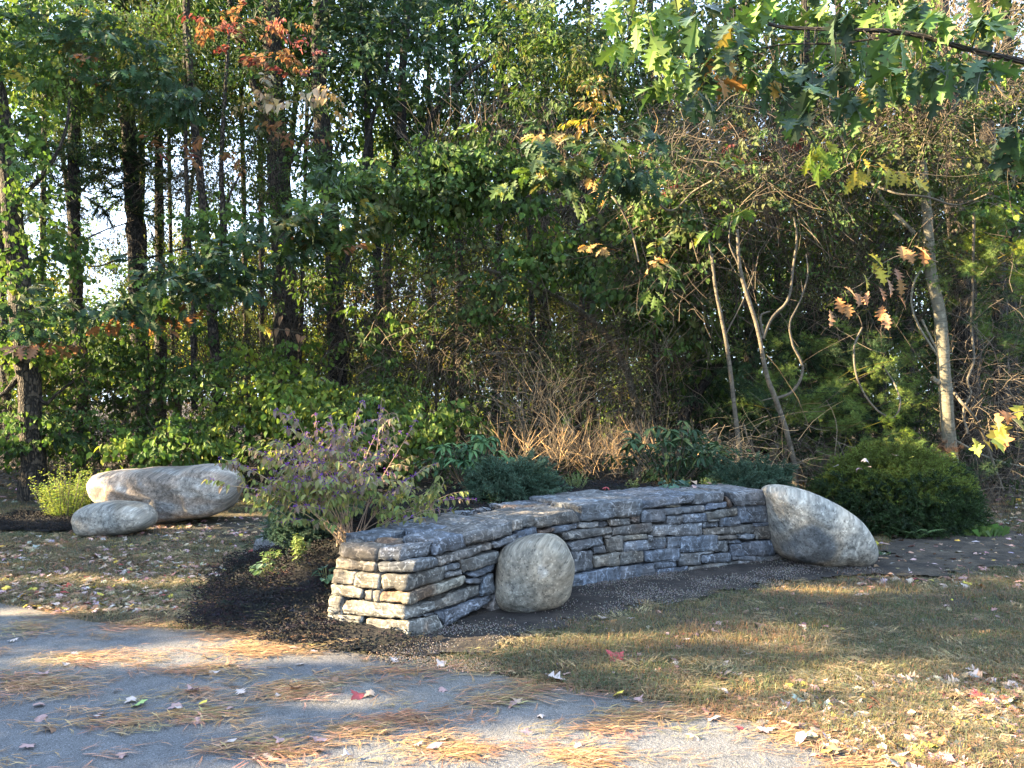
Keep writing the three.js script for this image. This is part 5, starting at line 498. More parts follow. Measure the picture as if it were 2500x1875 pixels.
// ---------------------------------------------------------------- oak branch reaching in close to the viewer, and coloured sprigs
{ const ro = RNG(4242), base = V(4.6, 0, -4.7), t = thing('oak_tree', 'near oak bough of big lobed green and golden leaves reaching across the top corner', 'tree', base);
  hang('trunk', tubeGeo(curve([V(4.6, -0.1, -4.7), V(4.55, 2, -4.72), V(4.6, 4.2, -4.7), V(4.5, 7, -4.6)], 16), (k) => 0.2 - 0.08 * k, 14, 0.1, 3), mat.bark, t);
  const bough = curve([V(4.55, 3.2, -4.7), P(2600, 190, 4.75), P(2500, 152, 4.8), P(2382, 125, 4.85), P(2211, 80, 4.9), P(2078, 72, 4.9), P(1903, 65, 5.0), P(1857, 50, 5.0), P(1780, 20, 5.0)], 60); hang('bough', tubeGeo(bough, (k) => 0.021 * (1 - 0.78 * k) + 0.003, 8, 0.08, 1), mat.bark, t);
  const low = curve([bough[30], P(2060, 105, 5), P(1900, 110, 5.1), P(1790, 140, 5.1), P(1740, 165, 5.1)], 20); hang('limb', tubeGeo(low, (k) => 0.008 * (1 - 0.6 * k), 6), mat.bark, t);
  const high = curve([V(4.6, 4.0, -4.7), P(2350, -120, 4.9), P(2000, -110, 5.0), P(1700, -60, 5.0), P(1560, -10, 5.0)], 40); hang('bough', tubeGeo(high, (k) => 0.022 * (1 - 0.75 * k) + 0.003, 8, 0.08, 2), mat.bark, t);
  const nodes = [...bough.slice(8), ...low, ...high.slice(6)], G1 = [0.04, 0.085, 0.032], G2 = [0.08, 0.15, 0.032], G3 = [0.16, 0.26, 0.035], DK = [0.032, 0.065, 0.034], AU = [0.38, 0.25, 0.045], OR = [0.4, 0.17, 0.04], YG = [0.16, 0.23, 0.035];
  const spots = [[1500, 30, 3], [1560, 50, 3], [1610, 25, 3], [1660, 60, 2], [1720, 40, 1], [1530, 100, 3], [1590, 115, 3], [1650, 130, 2], [1800, 40, 1], [1860, 20, 2], [1930, 35, 2], [2000, 15, 2], [2070, 30, 1], [2150, 25, 2], [2230, 20, 1], [2290, 35, 2], [1700, 100, 1], [1770, 110, 4], [1830, 100, 1], [1690, 175, 1], [1760, 190, 4], [1900, 150, 1], [1880, 215, 1], [1960, 165, 1], [2040, 160, 1], [2110, 185, 1], [2190, 175, 2], [2255, 170, 1], [2320, 155, 1], [2390, 170, 1], [1920, 235, 5], [1985, 215, 1], [2080, 235, 1], [2150, 215, 1], [2300, 205, 5], [2380, 200, 5], [1940, 290, 5], [2050, 255, 5], [2440, 150, 2], [2470, 320, 5], [2480, 370, 5], [2420, 30, 4], [2010, 100, 2], [2110, 110, 2], [1620, 190, 2], [1700, 240, 5], [2200, 95, 2], [1840, 160, 2]];
  const cols = { 1: [G1, G1, G2, DK], 2: [G2, G3, G2, YG], 3: [G3, G3, YG, G2], 4: [G2, AU, G1, OR], 5: [DK, G1, DK, G2] }, geos = {}; let made = 0; const rest = new Inst();
  spots.forEach(([x, y, c], i) => { const p = P(x + ro.s(12), y + ro.s(12), 4.8 + ro.r(-0.35, 0.5)); let best = nodes[0]; for (const q of nodes) if (q.distanceToSquared(p) < best.distanceToSquared(p)) best = q; hang('twig', tubeGeo(curve([best.clone(), best.clone().lerp(p, 0.5).add(V(0, 0.03, 0)), p.clone()], 6), (k) => 0.0045 * (1 - 0.6 * k), 4), mat.bark, t);
    const n = 6 + ro.i(3); for (let k = 0; k < n; k++) { const col = ro() < 0.03 ? AU : ro.pick(cols[c]), vr = ro.i(4), key = col.join() + vr, s = ro.r(0.14, 0.225), q = p.clone().add(V(ro.s(0.05), ro.s(0.04), ro.s(0.06))), yaw = k / n * 6.283 + ro.s(0.5), dip = -ro.r(0.15, 1.35), roll = ro.s(0.55);
      if (made++ < 296) { const g = geos[key] ??= new MB().add(LEAF.oak, new THREE.Matrix4(), jit(ro, col, 0.25)).build(); const o = put('leaf', g, mat.oakLeaf, t); o.position.copy(q).sub(base); o.rotation.set(roll, yaw, dip, 'YZX'); o.scale.setScalar(s); } else rest.add(M4(q, roll, yaw, dip, s, 'YZX'), jit(ro, col, 0.25)); } });
  for (let k = 0; k < 260; k++) { const p = P(ro.r(1480, 2440), ro.r(-160, 120) + (ro() < 0.3 ? 80 : 0), ro.r(5.0, 5.8)), col = jit(ro, ro.pick([G1, G2, G3, DK, YG]), 0.25); rest.add(M4(p, ro.s(0.5), ro() * 6.283, -ro.r(0.1, 1.2), ro.r(0.13, 0.2), 'YZX'), col); }
  rest.build('leaves', new MB().add(LEAF.oak, new THREE.Matrix4(), [1, 1, 1]).build(), mat.oakLeaf, t); }
function sprig(label, d, stem, leaves) { const p = stem.map(([x, y]) => P(x, y, d)), b = V(p[0].x, 0, p[0].z), t = thing('leafy_branch', label, 'branch', b), r = RNG(stem[0][0]); hang('stem', tubeGeo(curve(p, 10), (k) => 0.008 * (1 - 0.6 * k), 5), mat.twigBark, t); for (const [x, y, kind, size, col] of leaves) { const q = P(x, y, d + r.s(0.15)), o = put('leaf', new MB().add(LEAF[kind], new THREE.Matrix4(), jit(r, col, 0.2)).build(), mat.leaf, t); o.position.copy(q).sub(b); o.rotation.set(r.s(0.5), r.r(-2.6, -0.5), -r.r(0.5, 1.3), 'YZX'); o.scale.setScalar(size * 1.35); } return t; }
{ const Y = [0.42, 0.36, 0.05], O = [0.4, 0.2, 0.07], T2 = [0.36, 0.2, 0.11], YL = [0.3, 0.34, 0.06];
  sprig('sunlit oak sprig with yellow and russet leaves in front of the pale trunk', 9.4, [[2290, 640], [2220, 620], [2160, 640], [2110, 690], [2050, 720]], [[2120, 620, 'oak', 0.2, Y], [2140, 650, 'oak', 0.2, Y], [2105, 665, 'oak', 0.18, Y], [2165, 640, 'oak', 0.17, YL], [2200, 600, 'oak', 0.2, O], [2230, 600, 'oak', 0.2, O], [2255, 605, 'oak', 0.18, O], [2215, 612, 'oak', 0.17, O], [2185, 655, 'oak', 0.17, T2], [2165, 680, 'oak', 0.17, T2], [2195, 680, 'oak', 0.16, O], [2060, 700, 'oak', 0.17, T2], [2090, 715, 'oak', 0.17, T2], [2045, 725, 'oak', 0.16, O], [2120, 710, 'oak', 0.16, T2], [2190, 720, 'oak', 0.16, T2], [2025, 755, 'oak', 0.17, T2], [2155, 745, 'oak', 0.17, O], [2165, 765, 'oak', 0.15, T2], [2070, 740, 'oak', 0.15, O], [2145, 700, 'oak', 0.15, T2], [2130, 640, 'oak', 0.17, Y]]);
  sprig('drooping maple sprig of yellow and orange leaves near the yew', 9.6, [[2520, 1000], [2470, 1010], [2440, 1030], [2415, 1070]], [[2430, 1010, 'maple', 0.17, O], [2455, 1005, 'maple', 0.16, O], [2470, 1020, 'maple', 0.17, Y], [2440, 1035, 'maple', 0.18, Y], [2425, 1050, 'maple', 0.18, Y], [2450, 1060, 'maple', 0.16, O], [2425, 1070, 'maple', 0.17, YL], [2400, 1075, 'maple', 0.13, Y], [2385, 1085, 'maple', 0.13, YL], [2375, 1070, 'maple', 0.12, YL], [2490, 1040, 'maple', 0.15, [0.08, 0.16, 0.03]], [2485, 990, 'maple', 0.15, Y]]);
  sprig('golden oak sprig hanging among bare vines in the top corner', 7.6, [[2520, 20], [2450, 30], [2400, 50], [2370, 70]], [[2380, 45, 'oak', 0.2, [0.4, 0.28, 0.05]], [2400, 60, 'oak', 0.2, [0.4, 0.28, 0.05]], [2390, 80, 'oak', 0.18, O], [2360, 70, 'oak', 0.18, Y], [2430, 50, 'oak', 0.18, [0.4, 0.28, 0.05]], [2405, 35, 'oak', 0.16, Y]]);
  sprig('sprig of buff compound leaves high against the dark oaks', 11.8, [[800, 260], [790, 235], [770, 215]], [[770, 215, 'ovate', 0.17, COL.tan], [785, 205, 'ovate', 0.16, COL.tan], [800, 215, 'ovate', 0.16, [0.5, 0.38, 0.2]], [780, 235, 'ovate', 0.17, COL.gold], [760, 225, 'ovate', 0.16, COL.tan], [795, 240, 'ovate', 0.15, COL.gold], [690, 250, 'ovate', 0.17, COL.tan], [670, 240, 'ovate', 0.15, COL.gold], [660, 255, 'ovate', 0.17, COL.tan]]);
  sprig('thin twig with a row of rusty leaves across the broad dark trunk', 12.6, [[640, 800], [690, 805], [740, 815]], [[660, 805, 'ovate', 0.12, T2], [680, 800, 'ovate', 0.14, T2], [700, 800, 'ovate', 0.12, T2], [725, 815, 'ovate', 0.13, T2], [690, 770, 'ovate', 0.13, T2], [745, 820, 'ovate', 0.12, T2]]); }

// ---------------------------------------------------------------- grass, gravel, mulch shreds, pine needles and fallen leaves
const rl = RNG(31337);
const tuft = (seed, n, h, rad, w) => { const r = RNG(seed), mb = new MB(); for (let k = 0; k < n; k++) { const a = r() * 6.283, o = Math.sqrt(r()) * rad, x = Math.cos(a) * o, z = Math.sin(a) * o, H = h * r.r(0.4, 1.1), b = r() * 6.283, lx = Math.cos(b) * H * r.r(0.3, 1.6), lz = Math.sin(b) * H * r.r(0.3, 1.6), sx = Math.sin(b) * w, sz = -Math.cos(b) * w, g = r() < 0.5 ? [0.95, 1.05, 0.9] : r() < 0.55 ? [1.7, 1.35, 1.2] : [0.65, 0.85, 0.7], q = r.r(0.7, 1.2), c = g.map((v) => v * q), i0 = mb.v(x - sx, -0.004, z - sz, c), i1 = mb.v(x + sx, -0.004, z + sz, c), i2 = mb.v(x + lx * 0.45 - sx * 0.8, H * 0.75, z + lz * 0.45 - sz * 0.8, c), i3 = mb.v(x + lx * 0.45 + sx * 0.8, H * 0.75, z + lz * 0.45 + sz * 0.8, c), i4 = mb.v(x + lx, H * (0.5 + r() * 0.5), z + lz, c); mb.tri(i0, i1, i2); mb.tri(i1, i3, i2); mb.tri(i2, i3, i4); } return mb.build(); };
const scatter = (geos, m, name, label, fn) => { const t = new THREE.Group(); t.name = name; tag(t, label, null, null, 'stuff'); scene.add(t); const l = geos.map(() => new Inst()); fn((mm, c) => l[rl.i(l.length)].add(mm, c)); l.forEach((k, i) => k.build(name.endsWith('s') || name === 'grass' || name === 'gravel' ? name : name + 's', geos[i], m, t)); return t; };
const bare = (x, z) => inPoly(x, z, bedPoly) || inPoly(x, z, soilPoly) || inPoly(x, z, smallBed);
scatter([1, 2, 3, 4].map((s) => tuft(s * 17, 46, 0.05, 0.11, 0.0016)), mat.leaf, 'grass', 'short thin autumn grass on the lawn round the wall', (add) => {
  for (let k = 0; k < 22000; k++) { const d = 2.8 + 10.8 * Math.pow(rl(), 1.35), x = rl.r(-0.72, 0.74) * d * 1.02, z = -d; if (onRoad(x, z + 0.03) || bare(x, z)) continue; const n = fbm(x * 0.9, 4, z * 0.9, 3), m = fbm(x * 2.6, 9, z * 2.6, 3), dens = clamp(0.75 + 0.9 * m + 0.3 * n - 0.9 * smooth(-1.2, 0.6, d - WOODS(x)) - Math.exp(-(((x + 3.2) / 1.2) ** 2) - ((z + 9.4) / 0.7) ** 2)); if (rl() > dens) continue;
    const dryn = smooth(-0.25, 0.35, fbm(x * 0.8 + 5, 2, z * 1.4, 3)); const c = mix3([0.115, 0.112, 0.055], [0.23, 0.17, 0.09], 0.2 + dryn * 0.75).map((q) => q * rl.r(0.75, 1.2)); add(M4(V(x, groundY(x, z), z), rl.s(0.1), rl() * 6.283, rl.s(0.1), V(rl.r(0.8, 1.3), rl.r(0.5, 1.1) * (x > 0 ? 1 : 0.8), rl.r(0.8, 1.3))), c); } });
{ const chunk = (s, n, lo, hi, rad, flat, col) => { const r = RNG(s), mb = new MB(), o = new THREE.IcosahedronGeometry(1, 0), t = { p: [...o.attributes.position.array], i: [...Array(o.attributes.position.count).keys()] }; for (let k = 0; k < n; k++) { const a = r() * 6.283, q = Math.sqrt(r()) * rad, z = r.r(lo, hi); mb.add(t, M4(V(Math.cos(a) * q, z * 0.3, Math.sin(a) * q), r() * 3, r() * 3, r() * 3, V(z, z * flat, z * r.r(0.6, 1))), jit(r, col, 0.4)); } return mb.build(); };
  scatter([1, 2, 3].map((s) => chunk(s * 5, 40, 0.002, 0.0055, 0.13, 0.7, [1, 0.97, 0.92])), mat.dry, 'gravel', 'pale gravel grit sprinkled over the bare soil before the wall', (add) => { let n = 0; while (n < 700) { const x = rl.r(-0.8, 3.2), z = rl.r(-7.7, -4.3); if (!inPoly(x, z, soilPoly)) continue; n++; if (rl() > 0.3 + fbm(x * 3, 1, z * 3, 3) * 1.2) continue; add(M4(V(x, groundY(x, z) + 0.03, z), 0, rl() * 6.283, 0, 1), rl() < 0.75 ? [0.17, 0.155, 0.145] : [0.05, 0.042, 0.035]); }
    for (let k = 0; k < 60; k++) { const x = rl.r(-0.75, -0.1), z = edgeZ(x) - rl.r(0, 0.13); add(M4(V(x, 0.012, z), 0, rl() * 6, 0, 1), [0.34, 0.25, 0.17]); } });
  const shred = (s) => { const r = RNG(s), mb = new MB(); for (let k = 0; k < 52; k++) { const a = r() * 6.283, q = Math.sqrt(r()) * 0.13, L = r.r(0.008, 0.036), w = r.r(0.001, 0.0032), y = r.r(0, 0.012), b = r() * 6.283, dx = Math.cos(b) * L, dz = Math.sin(b) * L, x = Math.cos(a) * q, z = Math.sin(a) * q, c = jit(r, r() < 0.12 ? [2.4, 1.8, 1.4] : [1, 0.95, 0.92], 0.5), sx = -Math.sin(b) * w, sz = Math.cos(b) * w, h = r.s(0.008), i0 = mb.v(x - sx, y, z - sz, c), i1 = mb.v(x + sx, y, z + sz, c), i2 = mb.v(x + dx * 0.6, y + 0.006 + h, z + dz * 0.6, c), i3 = mb.v(x + dx, y + h, z + dz, c); mb.tri(i0, i1, i2); mb.tri(i1, i3, i2); mb.tri(i0, i2, i3); } return mb.build(); };
  scatter([1, 2, 3, 4].map((s) => shred(s * 9)), mat.dry, 'mulch_shred', 'loose shreds of black bark mulch covering the raised bed', (add) => { let n = 0; while (n < 3300) { const x = rl.r(-3, 3.3), z = rl.r(-9.7, -4.4); if (!inPoly(x + rl.s(0.08), z + rl.s(0.08), bedPoly) || onRoad(x, z + 0.02) && rl() < 0.5) continue; n++; add(M4(V(x, surfY(x, z) + 0.012, z), rl.s(0.3), rl() * 6.283, rl.s(0.3), rl.r(0.8, 1.4)), [0.012, 0.0105, 0.0098].map((q) => q * rl.r(0.6, 1.5))); }
    n = 0; while (n < 260) { const x = rl.r(-7.5, -4.4), z = rl.r(-10.5, -8.4); if (!inPoly(x, z, smallBed)) continue; n++; add(M4(V(x, groundY(x, z) + 0.06, z), rl.s(0.3), rl() * 6.283, rl.s(0.3), 1.2), [0.012, 0.0105, 0.0098]); } }); }
const needles = (seed, n, rx, rz) => { const r = RNG(seed), mb = new MB(); for (let k = 0; k < n; k++) { const x = r.g() * rx * 0.6, z = r.g() * rz * 0.6, a = r.g() * 0.7 + (r() < 0.2 ? r() * 3 : 0), L = r.r(0.06, 0.13), y = 0.003 + r() * r() * 0.012, c = jit(r, r.pick([[1, 0.95, 0.85], [1.5, 1.4, 1.25], [0.6, 0.55, 0.5], [1.1, 0.95, 0.8]]), 0.25), bend = r.s(0.35); for (let f = 0; f < 2; f++) { const a2 = a + f * r.r(0.04, 0.2), m1 = [x + Math.cos(a2) * L * 0.5, z + Math.sin(a2) * L * 0.5], e = [m1[0] + Math.cos(a2 + bend) * L * 0.5, m1[1] + Math.sin(a2 + bend) * L * 0.5], sx = -Math.sin(a2) * 0.00125, sz = Math.cos(a2) * 0.00125, i0 = mb.v(x - sx, y, z - sz, c), i1 = mb.v(x + sx, y, z + sz, c), i2 = mb.v(m1[0] - sx, y + 0.004, m1[1] - sz, c), i3 = mb.v(m1[0] + sx, y + 0.004, m1[1] + sz, c), i4 = mb.v(e[0], Math.max(0.002, y + r.s(0.01)), e[1], c); mb.tri(i0, i1, i2); mb.tri(i1, i3, i2); mb.tri(i2, i3, i4); } } return mb.build(); };
scatter([1, 2, 3, 4, 5].map((s) => needles(s * 23, 24, 0.3, 0.13)), mat.dry, 'pine_needles', 'drifts of fallen orange-brown pine needles over driveway and verge', (add) => {
  const drop = (x, z, s = 1) => add(M4(V(x, surfY(x, z) + 0.002, z), 0, rl.s(0.35) + 0.12, 0, V(s * rl.r(0.8, 1.2), rl.r(0.6, 1.6), s * rl.r(0.8, 1.2))), mix3([0.27, 0.165, 0.08], [0.36, 0.25, 0.145], rl()).map((q) => q * rl.r(0.8, 1.15)));
  for (const [x, y, w, h, n] of [[60, 1540, 90, 22, 16], [150, 1612, 110, 28, 14], [60, 1680, 130, 48, 40], [560, 1548, 150, 18, 26], [600, 1590, 160, 22, 34], [480, 1640, 170, 24, 16], [690, 1692, 130, 26, 22], [480, 1748, 100, 20, 12], [250, 1775, 90, 30, 10], [850, 1785, 120, 26, 14], [620, 1835, 150, 28, 24], [940, 1762, 120, 20, 16], [1080, 1830, 110, 30, 24], [1230, 1700, 110, 24, 20], [1090, 1640, 130, 12, 10], [1460, 1770, 80, 18, 10], [1560, 1745, 150, 16, 22], [1600, 1685, 50, 18, 12], [1420, 1850, 80, 28, 22], [1800, 1735, 120, 22, 30], [1980, 1790, 150, 26, 46], [2140, 1835, 160, 28, 46], [2330, 1860, 150, 24, 30], [1300, 1672, 70, 12, 12], [2100, 1890, 200, 24, 24], [120, 1500, 140, 14, 16], [330, 1530, 160, 12, 16], [900, 1660, 200, 30, 14], [300, 1600, 200, 40, 12], [700, 1590, 100, 14, 16], [1050, 1600, 80, 8, 6]]) for (let k = 0; k < n * 0.62; k++) { const g = G(x + rl.g() * w * 0.8, y + rl.g() * h * 0.8); drop(g.x, g.z); }
  for (let k = 0; k < 200; k++) { const d = 2.9 + 3.4 * rl(), x = rl.r(-0.7, 0.72) * d; drop(x, -d, 0.9); } for (let k = 0; k < 40; k++) { const x = rl.r(-2.3, -0.8), z = rl.r(-7.5, -4.9); if (inPoly(x, z, bedPoly)) drop(x, z, 0.5); } });
scatter([1, 2, 3].map((s) => needles(s * 41, 26, 0.16, 0.14)), mat.dry, 'straw', 'flattened dead grass matted through the lawn', (add) => { for (let k = 0; k < 2600; k++) { const d = 3.2 + 7 * Math.pow(rl(), 1.2), x = rl.r(-0.7, 0.74) * d, z = -d; if (onRoad(x, z + 0.05) || bare(x, z)) continue; const n = fbm(x * 1.1, 6, z * 2, 3); if (rl() > 0.5 + 1.1 * n) continue; add(M4(V(x, groundY(x, z) + 0.012, z), rl.s(0.06), rl() * 6.283, rl.s(0.06), V(0.8, rl.r(1, 2.2), 0.8)), mix3([0.1, 0.07, 0.04], [0.3, 0.25, 0.14], clamp(0.5 + n + rl.s(0.4)))); } });
const curled = (kind, s) => { const r = RNG(s), t = LEAF[kind], mb = new MB(), a = r.s(1.6), b = r.s(2.4), ph = r() * 3; mb.add({ p: t.p.map((_, i) => { const k = i - i % 3, x = t.p[k], z = t.p[k + 2]; return i % 3 === 1 ? 0.16 + a * 0.5 * (x - 0.5) * (x - 0.5) + b * 0.8 * z * z + 0.09 * Math.sin(x * 5 + ph) * z * 3 : t.p[i] - (i % 3 === 0 ? 0.5 : 0); }), i: t.i, s: t.s }, new THREE.Matrix4(), [1, 1, 1]); return mb.build(); };
const dryGeo = { maple: [1, 2, 3, 4].map((s) => curled('maple', s * 7)), oak: [1, 2, 3].map((s) => curled('oak', s * 11)), ovate: [1, 2, 3].map((s) => curled('ovate', s * 5)), round: [1, 2].map((s) => curled('round', s * 3)) };
mat.fallen = {}; const FC = { pale: [0.42, 0.345, 0.305], buff: [0.36, 0.25, 0.17], brown: [0.2, 0.115, 0.07], mauve: [0.32, 0.205, 0.19], red: [0.3, 0.05, 0.05], yellow: [0.6, 0.46, 0.07], orange: [0.5, 0.24, 0.08], green: [0.26, 0.36, 0.12] };
for (const k in FC) mat.fallen[k] = std({ color: lin(...FC[k]), vertexColors: true, roughness: 0.8, side: THREE.DoubleSide });
function fallen(label, group, p, kind, col, size) { const o = put('fallen_leaf', rl.pick(dryGeo[kind]), mat.fallen[col]); o.position.copy(p); o.rotation.set(rl.s(0.35), rl() * 6.283, rl.s(0.35)); o.scale.setScalar(size); return tag(o, label, 'leaf', group); }
const lie = (px, py) => { const g = G(px, py); g.y = surfY(g.x, g.z) + 0.004; return g; };
for (const [x, y, kind, col, size, label] of [[1510, 1612, 'maple', 'red', 0.12, 'crimson maple leaf lying alone on the shaded grass'], [2095, 1718, 'round', 'yellow', 0.11, 'bright yellow leaf at the sunny end of the grass verge'], [2040, 1737, 'round', 'yellow', 0.09, 'pale yellow leaf just beside the bright yellow one'], [1512, 1705, 'ovate', 'yellow', 0.08, 'folded yellow leaf on the driveway edge'], [343, 1725, 'maple', 'green', 0.08, 'lone green leaf on the asphalt'], [1352, 1668, 'oak', 'pale', 0.16, 'large curled pale oak leaf where lawn meets driveway'], [1493, 1524, 'round', 'orange', 0.09, 'orange leaf on the shaded lawn below the gravel'], [868, 1703, 'maple', 'red', 0.09, 'dark red leaf on the asphalt in a line of needles'], [496, 1725, 'ovate', 'yellow', 0.06, 'small yellow leaf on a clump of needles'], [1925, 1778, 'oak', 'brown', 0.15, 'curled brown oak leaf in sunlit needles at the driveway edge'], [702, 1535, 'ovate', 'orange', 0.07, 'orange leaf on the black mulch at the wall foot'], [700, 1378, 'ovate', 'orange', 0.06, 'small orange leaf between the coral bells and tall plant'], [486, 1440, 'maple', 'red', 0.09, 'crimson leaf on grass touching the mulch edge'], [2305, 1703, 'maple', 'red', 0.11, 'deep red maple leaf in the sunny leaf drift'], [2400, 1548, 'round', 'orange', 0.09, 'rusty orange leaf far along the shaded lawn']]) fallen(label, null, lie(x, y), kind, col, size);
{ const kinds = ['maple', 'maple', 'oak', 'ovate', 'maple'], zones = [['dry leaf scattered on the grey asphalt', 'leaves scattered on the asphalt', 60, () => [rl.r(0, 1900), rl.r(1560, 1870)], (x, z) => onRoad(x, z), ['mauve', 'pale', 'brown', 'pale', 'mauve', 'buff']], ['dry leaf in the drift along the sunny grass verge', 'leaves in the sunny verge drift', 80, () => [1700 + 800 * Math.sqrt(rl()), rl.r(1660, 1860)], (x, z) => z < edgeZ(x) + 0.25, ['pale', 'buff', 'yellow', 'red', 'mauve', 'pale', 'buff', 'orange']], ['dry leaf on the shaded lawn before the wall', 'leaves on the shaded front lawn', 36, () => [rl.r(1350, 2500), rl.r(1420, 1660)], (x, z) => !onRoad(x, z) && !bare(x, z), ['pale', 'buff', 'mauve', 'brown', 'pale', 'orange']], ['dry leaf in the thick litter between boulders and driveway', 'leaves littering the lawn below the boulders', 104, () => [rl.r(0, 640), 1290 + 210 * Math.sqrt(rl())], (x, z) => !onRoad(x, z) && !bare(x, z), ['pale', 'pale', 'buff', 'mauve', 'brown', 'buff', 'pale', 'yellow', 'red']]];
  for (const [label, group, n, at, ok, cols] of zones) for (let k = 0, tries = 0; k < n && tries < 6000; tries++) { const p = lie(...at()); if (!ok(p.x, p.z)) continue; k++; fallen(label, group, p, rl.pick(kinds), rl.pick(cols), rl.r(0.05, 0.085)); } }
{ const t = new THREE.Group(); t.name = 'leaf_litter'; tag(t, 'countless small dry leaves strewn over the lawn and the woodland floor', null, null, 'stuff'); scene.add(t); const l = {}; const add = (x, z, s) => { const k = rl.pick(['maple', 'oak', 'ovate', 'maple']), i = rl.i(3), c = FC[rl.pick(['pale', 'buff', 'mauve', 'brown', 'buff', 'pale', 'brown', rl() < 0.3 ? 'yellow' : 'buff', rl() < 0.2 ? 'red' : 'brown'])]; (l[k + i] ??= [new Inst(), dryGeo[k][i]])[0].add(M4(V(x, surfY(x, z) + 0.004, z), rl.s(0.5), rl() * 6.283, rl.s(0.5), s), c.map((q) => q * rl.r(0.75, 1.1))); };
  for (let k = 0; k < 4200; k++) { const g = G(rl.r(-60, 720), 1265 + 235 * Math.pow(rl(), 0.8)); if (!onRoad(g.x, g.z) && !bare(g.x, g.z) && rl() < 0.55 + 1.1 * fbm(g.x * 1.6, 3, g.z * 1.6, 3)) add(g.x, g.z, rl.r(0.04, 0.085)); }
  for (let k = 0; k < 1500; k++) { const g = G(1700 + 900 * Math.sqrt(rl()), rl.r(1660, 1900)); if (g.z < edgeZ(g.x) + 0.1) add(g.x, g.z, rl.r(0.045, 0.095)); }
  for (let k = 0; k < 3600; k++) { const d = rl.r(9.5, 17), x = rl.r(-0.75, 0.75) * d, z = -d; if (bare(x, z) || d < WOODS(x) - 2.2 - (x > 2 ? 1.5 : 0)) continue; add(x, z, rl.r(0.06, 0.12)); }
  for (let k = 0; k < 700; k++) { const g = G(rl.r(2100, 2540), rl.r(1240, 1440)); add(g.x, g.z, rl.r(0.05, 0.1)); }
  for (let k = 0; k < 260; k++) { const g = G(rl.r(1200, 2500), rl.r(1430, 1660)); if (!onRoad(g.x, g.z) && !bare(g.x, g.z)) add(g.x, g.z, rl.r(0.03, 0.06)); }
  for (const k in l) l[k][0].build('leaves', l[k][1], mat.dry, t); }
// a few leaves caught on the wall top and on the yew
for (const [x, y, d, kind, col, s, label] of [[1478, 1192, 7.4, 'maple', 'red', 0.08, 'dark red leaf lying on the wall top'], [1692, 1178, 7.7, 'round', 'buff', 0.09, 'upturned buff leaf behind the wall top'], [1694, 1191, 7.15, 'ovate', 'mauve', 0.07, 'pinkish leaf on the flat wall top near the raised stone'], [1728, 1182, 7.2, 'ovate', 'brown', 0.07, 'upright brown leaf leaning on the raised end stone'], [1390, 1222, 6.3, 'ovate', 'buff', 0.05, 'tiny buff leaf on a wall slab']]) fallen(label, null, P(x, y, d), kind, col, s);
for (const [x, y, col] of [[2095, 1145, 'mauve'], [2122, 1143, 'buff'], [2120, 1158, 'orange'], [2190, 1133, 'yellow'], [2207, 1171, 'brown'], [2248, 1178, 'pale'], [2112, 1122, 'pale'], [2265, 1160, 'buff'], [2042, 1140, 'pale'], [2226, 1120, 'yellow'], [2275, 1148, 'pale'], [2185, 1113, 'buff']]) fallen('dry leaf caught on top of the clipped yew', 'leaves caught on the yew', P(x, y, 8.75), rl.pick(['maple', 'ovate', 'oak']), col, 0.085);

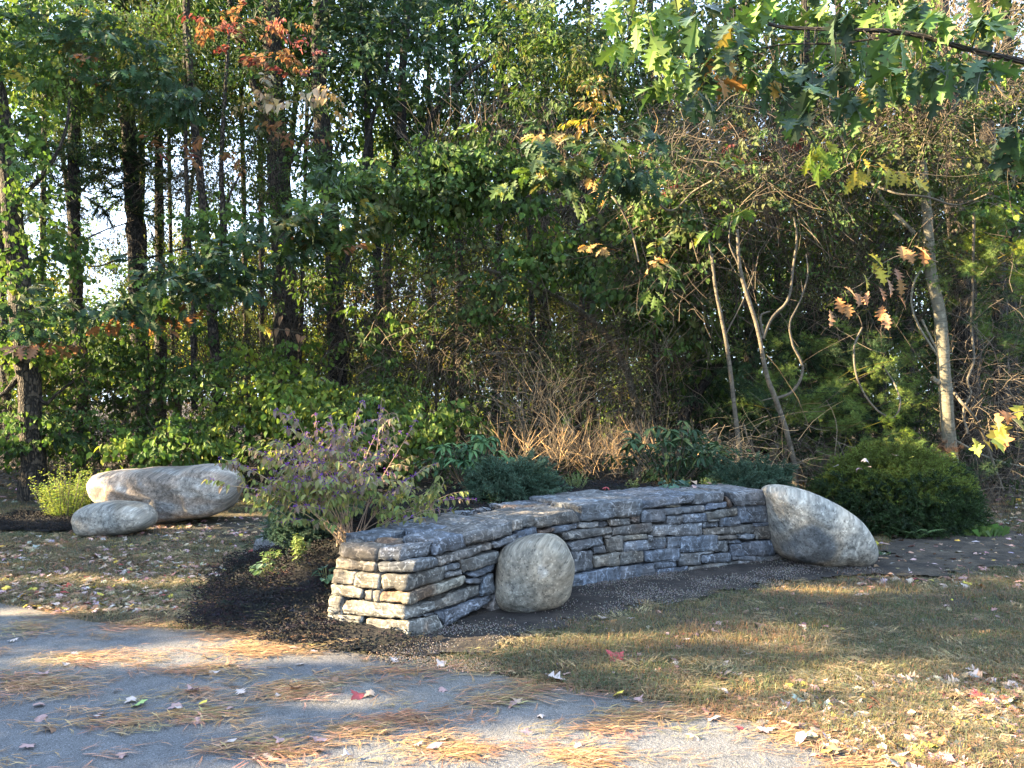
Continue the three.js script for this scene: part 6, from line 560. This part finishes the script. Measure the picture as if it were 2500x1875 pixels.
// ---------------------------------------------------------------- roadside trees beyond the side of the view: they stand between the low sun and the garden
{ const rt = RNG(808), lit = [], X0 = -12, sl = SUN.y / -SUN.x, sz = SUN.z / -SUN.x, flat = (x, y, z) => [y + (x - X0) * sl, z + (x - X0) * sz];   // seen from the sun, every place falls on the plane x = X0
  const add = (x, y, z, r) => lit.push([...flat(x, y, z), r]), gp = (px, py, r, h = 0) => { const g = G(px, py); add(g.x, h, g.z, r); };
  for (let x = 1200; x <= 2500; x += 60) gp(x, 1842, 0.2); for (let x = 1650; x <= 2500; x += 60) gp(x, 1795, 0.1); for (let x = 1950; x <= 2600; x += 60) gp(x, 1750, 0.07); for (let x = 1750; x <= 2600; x += 80) gp(x, 1662, 0.02);
  for (let x = 480; x <= 1150; x += 60) gp(x, 1597, 0.1); for (let x = 1080; x <= 1980; x += 60) gp(x, 1566, 0.06); for (let x = 100; x <= 500; x += 80) gp(x, 1500, 0.07); for (let x = 0; x <= 500; x += 80) gp(x, 1420, 0.06);
  for (let x = -1.25; x <= -0.6; x += 0.1) for (const y of [0.1, 0.28]) add(x, y, -4.83 + (x + 0.64) * 0.56, 0.17);
  for (const [x, y, d, r] of [[660, 1350, 6.3, 0.16], [730, 1350, 5.95, 0.2], [160, 1180, 9.6, 0.55], [100, 1150, 9.7, 0.4], [700, 1190, 11.5, 0.4], [850, 1160, 11, 0.4], [1000, 1150, 11, 0.4], [560, 1040, 12, 0.6], [680, 1010, 12, 0.5], [760, 980, 11.8, 0.6], [900, 1020, 11.4, 0.6], [1040, 1030, 11.2, 0.5], [1430, 1110, 10.3, 0.4], [1530, 1100, 10.3, 0.4], [2296, 820, 10.6, 0.4], [2305, 960, 10.6, 0.35], [2270, 600, 10.6, 0.35], [2160, 660, 9.4, 0.5], [2060, 720, 9.4, 0.35], [2440, 1040, 9.6, 0.4], [1540, 60, 5, 0.5], [1620, 60, 5, 0.4], [1950, 30, 5, 0.3], [330, 1080, 11.8, 0.5], [60, 830, 11, 0.5], [40, 500, 11.3, 0.5], [1640, 480, 11, 0.5], [1940, 560, 10.2, 0.3], [2140, 460, 10.4, 0.3], [1200, 430, 11.5, 0.5], [2400, 640, 11, 0.5], [1260, 850, 12.5, 0.6], [840, 1060, 6, 0.2]]) { const p = P(x, y, d); add(p.x, p.y, p.z, r); }
  const open = (Y, Z) => { const w = 1 + 0.45 * fbm(Y * 2.2, Z * 2.2, 7, 2); for (const [a, b, r] of lit) { const dy = (Y - a) * 0.94, dz = Z - b; if (dy * dy + dz * dz < (r * w + 0.16) ** 2) return true; } return false; };
  const trees = [[-11.2, -2.2, 9], [-12.4, -4.8, 9.4], [-11.8, -7.3, 9], [-12.8, -9.8, 9.4], [-13.4, -12.4, 9], [-14.8, -15, 9]].map(([x, z, h], i) => { const t = thing('roadside_tree', 'leafy roadside tree number ' + ['one', 'two', 'three', 'four', 'five', 'six'][i] + ' in the row that shades the wall from the sun', 'tree', V(x, 0, z));
    limb(t, 'trunk', [V(x, -0.1, z), V(x + 0.1, h * 0.5, z), V(x + rt.s(0.3), h, z)], 0.15, 0.04, K, 9); return { t, x, z, L: new Leafage(900 + i) }; });
  const pal = mixPal('green:2 olive fresh');
  for (let Z = -16.2; Z < -1.2; Z += 0.25) for (let Y = 0.15; Y < 9.6; Y += 0.25) for (let q = 0; q < 6; q++) { const y = Y + rt() * 0.25, z = Z + rt() * 0.25; if (open(y, z)) continue; if (rt() < 0.05 + 0.25 * smooth(0.15, 0.5, fbm(y * 0.7, z * 0.7, 3, 2))) continue;
    let b = trees[0]; for (const t of trees) if (Math.abs(t.z - z) < Math.abs(b.z - z)) b = t; const x = b.x + rt.s(1.3), py = y + (X0 - x) * sl, pz = z + (X0 - x) * sz; if (py < 0.1) continue; b.L.one('dense', V(x, py, pz), pal(rt), 1); }
  for (const b of trees) b.L.build(b.t, 'crown'); }

renderer.render(scene, camera);
